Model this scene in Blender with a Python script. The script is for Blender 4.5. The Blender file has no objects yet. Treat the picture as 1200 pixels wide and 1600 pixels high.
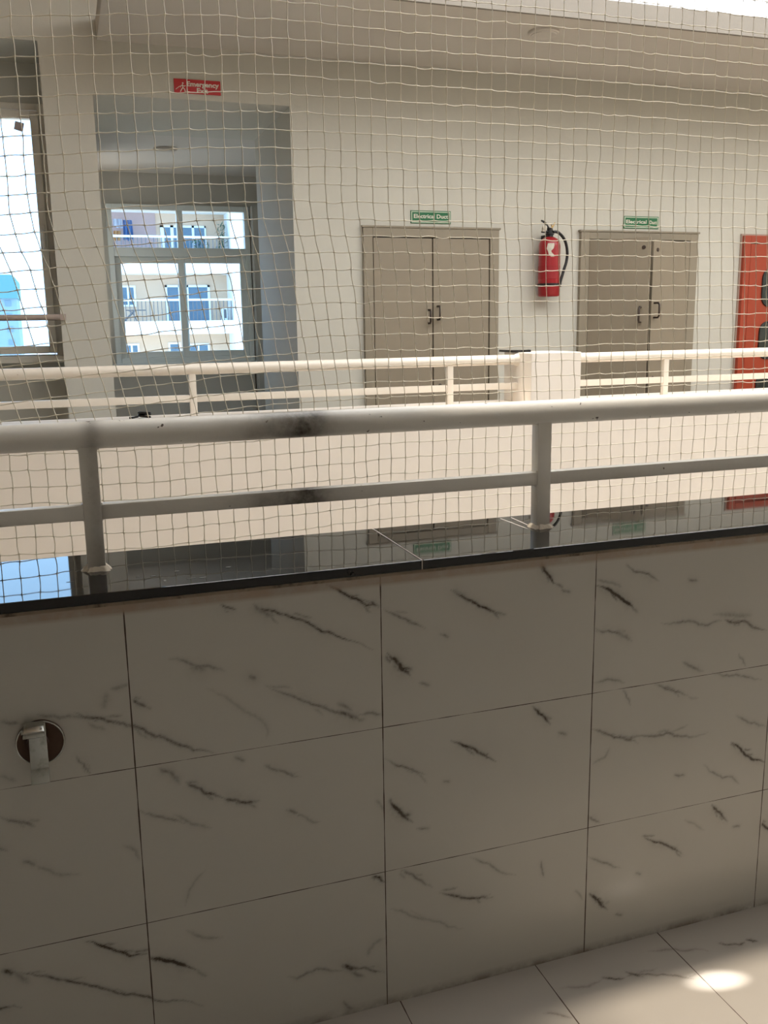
import bpy, bmesh, math, random
import numpy as np
from mathutils import Vector, Matrix
random.seed(7)
rng = np.random.default_rng(7)
SC = bpy.context.scene
COL = SC.collection

# ------------------------------------------------------------------ camera
CAM = Vector((0.0, 0.0, 1.334))
cd = bpy.data.cameras.new('camera')
cam = bpy.data.objects.new('camera', cd)
COL.objects.link(cam)
cd.sensor_fit = 'HORIZONTAL'
cd.sensor_width = 36.0
cd.lens = 1430.4 / 1200 * 36
cd.clip_start = 0.02
cd.clip_end = 600
_r = Vector((0.94507683, -0.32648943, -0.01531143))
_u = Vector((0.07943032, 0.18397811, 0.97971571))
_f = Vector((0.31704985, 0.92712281, -0.19980661))
M = Matrix((_r, _u, -_f)).transposed().to_4x4()
M.translation = CAM
cam.matrix_world = M
SC.camera = cam

# ------------------------------------------------------------------ world, light, exposure
SC.view_settings.view_transform = 'Standard'
SC.view_settings.look = 'None'
SC.view_settings.gamma = 1.0
SC.view_settings.exposure = 0.3
SC.view_settings.use_curve_mapping = False
w = bpy.data.worlds.new('sky')
SC.world = w
w.use_nodes = True
bg = w.node_tree.nodes['Background']
bg.inputs[0].default_value = (0.42, 0.67, 1.0, 1)
bg.inputs[1].default_value = 3.1

def sun(name, direction, energy, color, angle):
    l = bpy.data.lights.new(name, 'SUN')
    l.energy = energy; l.color = color; l.angle = math.radians(angle)
    o = bpy.data.objects.new(name, l); COL.objects.link(o)
    o.rotation_euler = Vector(direction).to_track_quat('-Z', 'Y').to_euler()
    return o
# hazy sun almost overhead: lights the translucent roof and partly shines through it into the light well
sun('sun', (0.12, -0.13, -1.0), 9.0, (1.0, 0.90, 0.76), 4.5)

# added spot lamp that imitates a shaft of sunlight on the near floor
sp = bpy.data.lights.new('added_sun_spot', 'SPOT')
sp.energy = 1800; sp.color = (1, 0.96, 0.9); sp.spot_size = math.radians(0.5); sp.spot_blend = 0.35
sp.shadow_soft_size = 0.01
so = bpy.data.objects.new('added_sun_spot', sp); COL.objects.link(so)
so.location = (4.1, 0.75, 1.45)
so.rotation_euler = (Vector((1.172, 1.348, 0)) - Vector(so.location)).to_track_quat('-Z', 'Y').to_euler()

# ------------------------------------------------------------------ helpers
def link(o, parent=None):
    COL.objects.link(o)
    if parent is not None:
        o.parent = parent
    return o

def tag(o, label=None, cat=None, group=None, kind=None):
    if label: o['label'] = label
    if cat: o['category'] = cat
    if group: o['group'] = group
    if kind: o['kind'] = kind
    return o

def empty(name, loc=(0, 0, 0)):
    o = bpy.data.objects.new(name, None)
    o.empty_display_size = 0.05
    o.location = loc
    return link(o)

def obj(name, bm, mat, parent=None, smooth=False, world=True):
    """bm is in world coordinates; when parented, move into the parent's frame."""
    bmesh.ops.recalc_face_normals(bm, faces=bm.faces)
    me = bpy.data.meshes.new(name)
    if parent is not None and world:
        off = -Vector(parent_loc(parent))
        bmesh.ops.translate(bm, verts=bm.verts, vec=off)
    bm.to_mesh(me); bm.free()
    if isinstance(mat, (list, tuple)):
        for m_ in mat: me.materials.append(m_)
    else:
        me.materials.append(mat)
    if smooth:
        me.polygons.foreach_set('use_smooth', [True] * len(me.polygons))
        try:
            me.set_sharp_from_angle(angle=math.radians(40))
        except Exception:
            pass
    o = bpy.data.objects.new(name, me)
    return link(o, parent)

def parent_loc(p):
    v = Vector((0, 0, 0))
    while p is not None:
        v += p.location
        p = p.parent
    return v

def box(bm, x0, x1, y0, y1, z0, z1, bev=0.0, mi=0):
    t = bmesh.new() if bev else bm
    vs = [t.verts.new((x, y, z)) for x in (x0, x1) for y in (y0, y1) for z in (z0, z1)]
    idx = ((0, 1, 3, 2), (4, 6, 7, 5), (0, 4, 5, 1), (2, 3, 7, 6), (0, 2, 6, 4), (1, 5, 7, 3))
    fs = [t.faces.new([vs[i] for i in f]) for f in idx]
    for f in fs: f.material_index = mi
    if bev:
        bmesh.ops.bevel(t, geom=t.edges[:], offset=bev, segments=2, affect='EDGES', profile=0.6)
        for f in t.faces: f.material_index = mi
        merge(bm, t)
    return bm

def merge(bm, t):
    me = bpy.data.meshes.new('tmp'); t.to_mesh(me); t.free()
    bm.from_mesh(me); bpy.data.meshes.remove(me)

def Bx(*a, bev=0.0):
    return box(bmesh.new(), *a, bev=bev)

def tube(bm, pts, r, seg=12, caps=True):
    pts = [Vector(p) for p in pts]
    rs = r if isinstance(r, (list, tuple)) else [r] * len(pts)
    rings = []
    prev = None
    for i, p in enumerate(pts):
        if i == 0: d = pts[1] - p
        elif i == len(pts) - 1: d = p - pts[i - 1]
        else: d = (pts[i + 1] - p).normalized() + (p - pts[i - 1]).normalized()
        d.normalize()
        if prev is None:
            a = Vector((0, 0, 1)) if abs(d.z) < 0.9 else Vector((1, 0, 0))
            n = d.cross(a).normalized()
        else:
            n = (prev - d * prev.dot(d)).normalized()
        prev = n
        b = d.cross(n)
        rings.append([bm.verts.new(p + (n * math.cos(2 * math.pi * k / seg) + b * math.sin(2 * math.pi * k / seg)) * rs[i]) for k in range(seg)])
    for a, b in zip(rings, rings[1:]):
        for k in range(seg):
            bm.faces.new((a[k], a[(k + 1) % seg], b[(k + 1) % seg], b[k]))
    if caps:
        bm.faces.new(rings[0][::-1]); bm.faces.new(rings[-1])
    return bm

def lathe(bm, c, axis, prof, seg=32):
    """prof: list of (distance along axis, radius)"""
    c = Vector(c); ax = Vector(axis).normalized()
    a = Vector((0, 0, 1)) if abs(ax.z) < 0.9 else Vector((1, 0, 0))
    n = ax.cross(a).normalized(); b = ax.cross(n)
    rings = []
    for t, r in prof:
        rings.append([bm.verts.new(c + ax * t + (n * math.cos(2 * math.pi * k / seg) + b * math.sin(2 * math.pi * k / seg)) * max(r, 1e-4)) for k in range(seg)])
    for p, q in zip(rings, rings[1:]):
        for k in range(seg):
            bm.faces.new((p[k], p[(k + 1) % seg], q[(k + 1) % seg], q[k]))
    bm.faces.new(rings[0][::-1]); bm.faces.new(rings[-1])
    return bm

def prism(bm, poly, origin, ux, uy, depth):
    """poly (2D) in the plane ux,uy, extruded along -n..: n = ux x uy"""
    o = Vector(origin); ux = Vector(ux); uy = Vector(uy); n = ux.cross(uy).normalized()
    a = [bm.verts.new(o + ux * x + uy * y) for x, y in poly]
    b = [bm.verts.new(o + ux * x + uy * y + n * depth) for x, y in poly]
    bm.faces.new(a[::-1]); bm.faces.new(b)
    for i in range(len(poly)):
        j = (i + 1) % len(poly)
        bm.faces.new((a[i], a[j], b[j], b[i]))
    return bm

def rrect(w, h, r, n=6):
    out = []
    for cx, cy, a0 in ((w - r, h - r, 0), (r, h - r, 90), (r, r, 180), (w - r, r, 270)):
        for k in range(n + 1):
            a = math.radians(a0 + 90 * k / n)
            out.append((cx + r * math.cos(a), cy + r * math.sin(a)))
    return out

def text_obj(name, body, size, loc, mat, parent, width=None, bold=0.0, align='CENTER'):
    """flat lettering facing -Y"""
    cu = bpy.data.curves.new(name, 'FONT')
    cu.body = body; cu.size = size; cu.align_x = align; cu.align_y = 'CENTER'
    cu.extrude = 0.0004; cu.offset = bold; cu.resolution_u = 3
    t = bpy.data.objects.new(name, cu); COL.objects.link(t)
    bpy.context.view_layer.update()
    dg = bpy.context.evaluated_depsgraph_get()
    me = bpy.data.meshes.new_from_object(t.evaluated_get(dg))
    bpy.data.objects.remove(t)
    xs = [v.co.x for v in me.vertices]
    sx = 1.0
    if width: sx = width / (max(xs) - min(xs))
    off = parent_loc(parent)
    for v in me.vertices:
        x, y, z = v.co
        v.co = Vector((loc[0] + x * sx, loc[1] - z, loc[2] + y)) - off
    me.materials.clear(); me.materials.append(mat)
    o = bpy.data.objects.new(name, me)
    return link(o, parent)

# ------------------------------------------------------------------ materials
def new_mat(name):
    m = bpy.data.materials.new(name); m.use_nodes = True
    nt = m.node_tree
    return m, nt, nt.nodes['Principled BSDF']

def N(nt, kind, **kw):
    n = nt.nodes.new(kind)
    for k, v in kw.items():
        if k.startswith('i_'):
            key = k[2:]
            n.inputs[int(key) if key.isdigit() else key.replace('_', ' ')].default_value = v
        else:
            setattr(n, k, v)
    return n

def L(nt, a, b): nt.links.new(a, b)

def mathn(nt, op, a, b=None, c=None, clamp=False):
    n = N(nt, 'ShaderNodeMath', operation=op); n.use_clamp = clamp
    for i, v in enumerate((a, b, c)):
        if v is None: continue
        if hasattr(v, 'links'): L(nt, v, n.inputs[i])
        else: n.inputs[i].default_value = v
    return n.outputs[0]

def mixc(nt, fac, a, b):
    n = N(nt, 'ShaderNodeMix', data_type='RGBA')
    for s, v in ((0, fac), (6, a), (7, b)):
        if hasattr(v, 'links'): L(nt, v, n.inputs[s])
        elif s == 0: n.inputs[s].default_value = v
        else: n.inputs[s].default_value = (*v, 1)
    return n.outputs[2]

def paint(name, col, rough=0.5, var=0.06, scale=6.0, bump=0.0, bscale=60, metal=0.0, spec=0.5, dirt=None, dscale=3.0, dlo=0.62, dhi=0.75):
    m, nt, p = new_mat(name)
    tc = N(nt, 'ShaderNodeTexCoord')
    nz = N(nt, 'ShaderNodeTexNoise', i_Scale=scale, i_Detail=6.0)
    L(nt, tc.outputs['Object'], nz.inputs['Vector'])
    a = tuple(min(1, c * (1 - var)) for c in col); b = tuple(min(1, c * (1 + var)) for c in col)
    c = mixc(nt, nz.outputs[0], a, b)
    if dirt:
        nd = N(nt, 'ShaderNodeTexNoise', i_Scale=dscale, i_Detail=8.0, i_Roughness=0.65)
        L(nt, tc.outputs['Object'], nd.inputs['Vector'])
        mr = N(nt, 'ShaderNodeMapRange', i_1=dlo, i_2=dhi)
        L(nt, nd.outputs[0], mr.inputs[0])
        c = mixc(nt, mr.outputs[0], c, dirt)
    L(nt, c, p.inputs['Base Color'])
    p.inputs['Roughness'].default_value = rough
    p.inputs['Metallic'].default_value = metal
    p.inputs['Specular IOR Level'].default_value = spec
    if bump:
        nb = N(nt, 'ShaderNodeTexNoise', i_Scale=bscale, i_Detail=4.0)
        L(nt, tc.outputs['Object'], nb.inputs['Vector'])
        bp = N(nt, 'ShaderNodeBump', i_Strength=bump, i_Distance=0.002)
        L(nt, nb.outputs[0], bp.inputs['Height']); L(nt, bp.outputs[0], p.inputs['Normal'])
    return m

def emis_none(name, col, rough=0.6): return paint(name, col, rough, var=0.02)

m_wall = paint('painted_plaster', (0.60, 0.572, 0.497), 0.7, 0.035, 2.5, bump=0.25, bscale=35)
m_wall_grey = paint('painted_plaster_grey', (0.56, 0.525, 0.46), 0.7, 0.03, 2.5, bump=0.2, bscale=35)
m_parapet = paint('cream_masonry_paint', (0.88, 0.80, 0.71), 0.75, 0.03, 2.0, bump=0.3, bscale=25, dirt=(0.66, 0.58, 0.48), dscale=2.2, dlo=0.66, dhi=0.9)
m_fascia = paint('shaded_fascia', (0.27, 0.24, 0.205), 0.85, 0.08, 5, bump=0.3)  # darker than the ceiling paint, puts shade into the fascia colour
m_ceil = paint('ceiling_paint', (0.66, 0.61, 0.55), 0.8, 0.02, 3)
m_white = paint('white_gloss_enamel', (0.80, 0.76, 0.69), 0.33, 0.05, 9, bump=0.25, bscale=50)
m_rail = None
m_door = paint('taupe_enamel', (0.285, 0.235, 0.17), 0.5, 0.05, 5)
m_doorframe = paint('taupe_frame_enamel', (0.285, 0.24, 0.175), 0.5, 0.05, 5)
m_black = paint('black_rubber', (0.012, 0.011, 0.011), 0.45, 0.1)
m_gap_shade = paint('painted_gap_shade', (0.02, 0.016, 0.013), 0.9, 0.1)  # near-black backing colour that stands in for shade behind the leaves
m_red = paint('extinguisher_red', (0.32, 0.013, 0.018), 0.28, 0.04)
m_red_dull = paint('extinguisher_label_red', (0.30, 0.009, 0.013), 0.45, 0.04)
m_orange = paint('cabinet_orange_red', (0.37, 0.050, 0.018), 0.45, 0.05)
m_signred = paint('sign_red', (0.52, 0.018, 0.02), 0.4, 0.03)
m_signgreen = paint('sign_green', (0.008, 0.135, 0.045), 0.4, 0.03)
m_signpale = paint('sign_pale', (0.62, 0.66, 0.52), 0.5, 0.03)
m_letters = paint('sign_letters', (0.75, 0.70, 0.60), 0.5, 0.02)
m_brass = paint('brass', (0.55, 0.35, 0.12), 0.35, 0.1, metal=1.0)
m_chrome = paint('chrome', (0.55, 0.56, 0.53), 0.22, 0.1, 30, metal=1.0, dirt=(0.20, 0.19, 0.15), dscale=40, dlo=0.5, dhi=0.8)
m_rust = paint('rusty_flange', (0.085, 0.045, 0.028), 0.45, 0.35, 40, metal=0.2, dirt=(0.03, 0.018, 0.012), dscale=30)
m_net = paint('nylon_twine', (0.82, 0.75, 0.61), 0.36, 0.08, 60)
m_upvc = paint('grey_window_frame', (0.78, 0.80, 0.76), 0.35, 0.03)
m_upvc_w = paint('cream_window_frame', (0.82, 0.76, 0.66), 0.4, 0.03, dirt=(0.55, 0.48, 0.40), dscale=5, dlo=0.6, dhi=0.8)
m_bar = paint('brown_painted_pipe', (0.42, 0.33, 0.28), 0.5, 0.08)

def glass(name):
    m, nt, p = new_mat(name)
    nt.nodes.remove(p)
    out = nt.nodes['Material Output']
    tr = N(nt, 'ShaderNodeBsdfTransparent'); tr.inputs[0].default_value = (0.93, 0.97, 0.98, 1)
    gl = N(nt, 'ShaderNodeBsdfGlossy'); gl.inputs['Roughness'].default_value = 0.02
    fr = N(nt, 'ShaderNodeFresnel', i_IOR=1.45)
    mx = N(nt, 'ShaderNodeMixShader')
    L(nt, fr.outputs[0], mx.inputs[0]); L(nt, tr.outputs[0], mx.inputs[1]); L(nt, gl.outputs[0], mx.inputs[2])
    L(nt, mx.outputs[0], out.inputs[0])
    return m
m_glass = glass('window_glass')
m_darkglass = paint('dark_cabinet_glass', (0.035, 0.04, 0.035), 0.12, 0.4, 12)

# rail enamel: cream white with dark worn smudges on the camera side
def rail_mat():
    m, nt, p = new_mat('worn_rail_enamel')
    tc = N(nt, 'ShaderNodeTexCoord')
    sep = N(nt, 'ShaderNodeSeparateXYZ'); L(nt, tc.outputs['Object'], sep.inputs[0])
    nz = N(nt, 'ShaderNodeTexNoise', i_Scale=10.0, i_Detail=6.0); L(nt, tc.outputs['Object'], nz.inputs['Vector'])
    c = mixc(nt, nz.outputs[0], (0.82, 0.77, 0.69), (0.90, 0.86, 0.79))
    # smudge centred on X=.40 (hand wear), plus one at the left post head
    tot = None
    for cx, wd, st in ((0.385, 0.095, 0.9), (0.41, 0.055, 1.15), (0.034, 0.016, 0.55)):
        d = mathn(nt, 'DIVIDE', mathn(nt, 'SUBTRACT', sep.outputs[0], cx), wd)
        g = mathn(nt, 'MULTIPLY', mathn(nt, 'POWER', 2.718, mathn(nt, 'MULTIPLY', mathn(nt, 'MULTIPLY', d, d), -1.0)), st)
        tot = g if tot is None else mathn(nt, 'MAXIMUM', tot, g)
    n2 = N(nt, 'ShaderNodeTexNoise', i_Scale=22.0, i_Detail=8.0, i_Roughness=0.7); L(nt, tc.outputs['Object'], n2.inputs['Vector'])
    # worn only on the near side (hands and dirt touch the outer face and not the top)
    yl = N(nt, 'ShaderNodeMapRange', i_1=1.664, i_2=1.645); L(nt, sep.outputs[1], yl.inputs[0])
    f = mathn(nt, 'MULTIPLY', mathn(nt, 'MULTIPLY', tot, yl.outputs[0]), mathn(nt, 'ADD', mathn(nt, 'MULTIPLY', n2.outputs[0], 1.2), 0.15), clamp=True)
    c = mixc(nt, f, c, (0.06, 0.045, 0.03))
    n3 = N(nt, 'ShaderNodeTexNoise', i_Scale=70.0, i_Detail=2.0); L(nt, tc.outputs['Object'], n3.inputs['Vector'])
    sp_ = N(nt, 'ShaderNodeMapRange', i_1=0.73, i_2=0.76); L(nt, n3.outputs[0], sp_.inputs[0])
    c = mixc(nt, sp_.outputs[0], c, (0.10, 0.07, 0.05))
    L(nt, c, p.inputs['Base Color'])
    p.inputs['Roughness'].default_value = 0.34
    nb = N(nt, 'ShaderNodeTexNoise', i_Scale=45.0, i_Detail=3.0); L(nt, tc.outputs['Object'], nb.inputs['Vector'])
    bp = N(nt, 'ShaderNodeBump', i_Strength=0.35, i_Distance=0.0015)
    L(nt, nb.outputs[0], bp.inputs['Height']); L(nt, bp.outputs[0], p.inputs['Normal'])
    return m
m_rail = rail_mat()
m_rail_far = paint('far_rail_enamel', (0.78, 0.70, 0.60), 0.4, 0.05, 12, dirt=(0.42, 0.30, 0.2), dscale=30, dlo=0.68, dhi=0.74)

def translucent_sheet():
    m, nt, p = new_mat('translucent_roof_sheet')
    nt.nodes.remove(p)
    t = N(nt, 'ShaderNodeBsdfTranslucent'); t.inputs[0].default_value = (1.0, 0.83, 0.645, 1)
    c = N(nt, 'ShaderNodeBsdfTransparent'); c.inputs[0].default_value = (1.0, 0.98, 0.95, 1)
    mx = N(nt, 'ShaderNodeMixShader'); mx.inputs[0].default_value = 0.30
    L(nt, t.outputs[0], mx.inputs[1]); L(nt, c.outputs[0], mx.inputs[2])
    L(nt, mx.outputs[0], nt.nodes['Material Output'].inputs[0])
    return m
m_roof = translucent_sheet()

def granite():
    m, nt, p = new_mat('black_granite')
    tc = N(nt, 'ShaderNodeTexCoord')
    v = N(nt, 'ShaderNodeTexNoise', i_Scale=260.0, i_Detail=3.0); L(nt, tc.outputs['Object'], v.inputs['Vector'])
    c = mixc(nt, v.outputs[0], (0.002, 0.002, 0.0025), (0.012, 0.0115, 0.011))
    n2 = N(nt, 'ShaderNodeTexNoise', i_Scale=5.0, i_Detail=7.0, i_Roughness=0.6); L(nt, tc.outputs['Object'], n2.inputs['Vector'])
    mr = N(nt, 'ShaderNodeMapRange', i_1=0.45, i_2=0.75, i_3=0.0, i_4=0.035); L(nt, n2.outputs[0], mr.inputs[0])
    c = mixc(nt, mr.outputs[0], c, (0.30, 0.27, 0.23))
    L(nt, c, p.inputs['Base Color'])
    p.inputs['Roughness'].default_value = 0.07
    p.inputs['Specular IOR Level'].default_value = 0.5
    rr = N(nt, 'ShaderNodeMapRange', i_1=0.4, i_2=0.8, i_3=0.015, i_4=0.06); L(nt, n2.outputs[0], rr.inputs[0])
    L(nt, rr.outputs[0], p.inputs['Roughness'])
    return m
m_granite = granite()
m_splash = paint('dull_splash', (0.20, 0.19, 0.17), 0.6, 0.2, 80)
m_near = paint('dim_corridor_paint', (0.50, 0.47, 0.43), 0.8, 0.05)
m_chalk = paint('chalk_mark', (0.62, 0.58, 0.52), 0.8, 0.15, 80)
m_mortar = paint('mortar_spill', (0.66, 0.58, 0.47), 0.8, 0.2, 60, bump=0.6, bscale=120)
m_grout = paint('dirty_mortar', (0.30, 0.235, 0.17), 0.85, 0.25, 25, bump=0.6, bscale=90, dirt=(0.10, 0.07, 0.05), dscale=28, dlo=0.55, dhi=0.7)

def marble_tiles(name, base, x0, tw, zlines=None, axis2=2, y0=None, th=None, rough=0.16, topdirt=False):
    """polished marble-print tile; 'vein' is a mesh attribute holding the printed vein pattern"""
    m, nt, p = new_mat(name)
    tc = N(nt, 'ShaderNodeTexCoord')
    sep = N(nt, 'ShaderNodeSeparateXYZ'); L(nt, tc.outputs['Object'], sep.inputs[0])
    X = sep.outputs[0]; Zc = sep.outputs[axis2]
    at = N(nt, 'ShaderNodeAttribute'); at.attribute_name = 'vein'
    nz = N(nt, 'ShaderNodeTexNoise', i_Scale=3.0, i_Detail=5.0); L(nt, tc.outputs['Object'], nz.inputs['Vector'])
    c = mixc(nt, nz.outputs[0], tuple(b * 0.95 for b in base), tuple(b * 1.04 for b in base))
    n2 = N(nt, 'ShaderNodeTexNoise', i_Scale=120.0, i_Detail=5.0, i_Roughness=0.7); L(nt, tc.outputs['Object'], n2.inputs['Vector'])
    vf = mathn(nt, 'MULTIPLY', at.outputs['Fac'], mathn(nt, 'ADD', mathn(nt, 'MULTIPLY', n2.outputs[0], 1.9), 0.02), clamp=True)
    c = mixc(nt, vf, c, (0.085, 0.066, 0.048))
    # joints
    def line(coord, start, step, half):
        t = mathn(nt, 'DIVIDE', mathn(nt, 'SUBTRACT', coord, start), step)
        fr = mathn(nt, 'ABSOLUTE', mathn(nt, 'SUBTRACT', mathn(nt, 'FRACT', mathn(nt, 'ADD', t, 0.5)), 0.5))
        d = mathn(nt, 'MULTIPLY', fr, step)
        return mathn(nt, 'LESS_THAN', d, half)
    jn = N(nt, 'ShaderNodeTexNoise', i_Scale=18.0, i_Detail=4.0); L(nt, tc.outputs['Object'], jn.inputs['Vector'])
    hv = mathn(nt, 'ADD', mathn(nt, 'MULTIPLY', jn.outputs[0], 0.0022), -0.0002)
    g = line(X, x0, tw, mathn(nt, 'ADD', hv, 0.0002))
    if zlines is not None:
        g2 = line(Zc, zlines[0], zlines[1], mathn(nt, 'SUBTRACT', hv, 0.0003))
        g = mathn(nt, 'MAXIMUM', g, g2)
    c = mixc(nt, g, c, (0.075, 0.05, 0.035))
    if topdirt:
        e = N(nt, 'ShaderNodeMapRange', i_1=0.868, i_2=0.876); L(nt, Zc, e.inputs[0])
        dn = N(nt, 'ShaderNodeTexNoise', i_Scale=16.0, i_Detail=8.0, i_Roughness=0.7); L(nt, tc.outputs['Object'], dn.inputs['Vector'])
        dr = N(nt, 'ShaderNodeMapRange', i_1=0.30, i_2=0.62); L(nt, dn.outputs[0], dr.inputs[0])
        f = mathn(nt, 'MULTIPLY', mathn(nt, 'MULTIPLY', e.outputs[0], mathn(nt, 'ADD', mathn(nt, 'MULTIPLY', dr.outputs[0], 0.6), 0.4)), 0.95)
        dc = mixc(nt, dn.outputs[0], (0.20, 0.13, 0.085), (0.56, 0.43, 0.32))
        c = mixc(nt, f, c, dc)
        # mottled darker brown foot of the wall
        e2 = N(nt, 'ShaderNodeMapRange', i_1=0.022, i_2=0.0); L(nt, Zc, e2.inputs[0])
        f2 = mathn(nt, 'MULTIPLY', mathn(nt, 'MULTIPLY', e2.outputs[0], dr.outputs[0]), 0.8)
        c = mixc(nt, f2, c, (0.16, 0.115, 0.08))
    L(nt, c, p.inputs['Base Color'])
    p.inputs['Roughness'].default_value = rough
    rb = mathn(nt, 'ADD', mathn(nt, 'MULTIPLY', g, 0.6), rough, clamp=True)
    L(nt, rb, p.inputs['Roughness'])
    nb = N(nt, 'ShaderNodeTexNoise', i_Scale=4.0, i_Detail=2.0); L(nt, tc.outputs['Object'], nb.inputs['Vector'])
    bp = N(nt, 'ShaderNodeBump', i_Strength=0.12, i_Distance=0.01)
    L(nt, nb.outputs[0], bp.inputs['Height']); L(nt, bp.outputs[0], p.inputs['Normal'])
    return m
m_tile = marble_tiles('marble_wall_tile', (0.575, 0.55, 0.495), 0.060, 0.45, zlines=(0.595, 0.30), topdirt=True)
m_floor = marble_tiles('marble_floor_tile', (0.44, 0.40, 0.355), 0.842, 0.3045, zlines=(1.20, 0.60), axis2=1, rough=0.2)
m_floor_far = paint('far_corridor_floor', (0.55, 0.50, 0.43), 0.35, 0.05)

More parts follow.
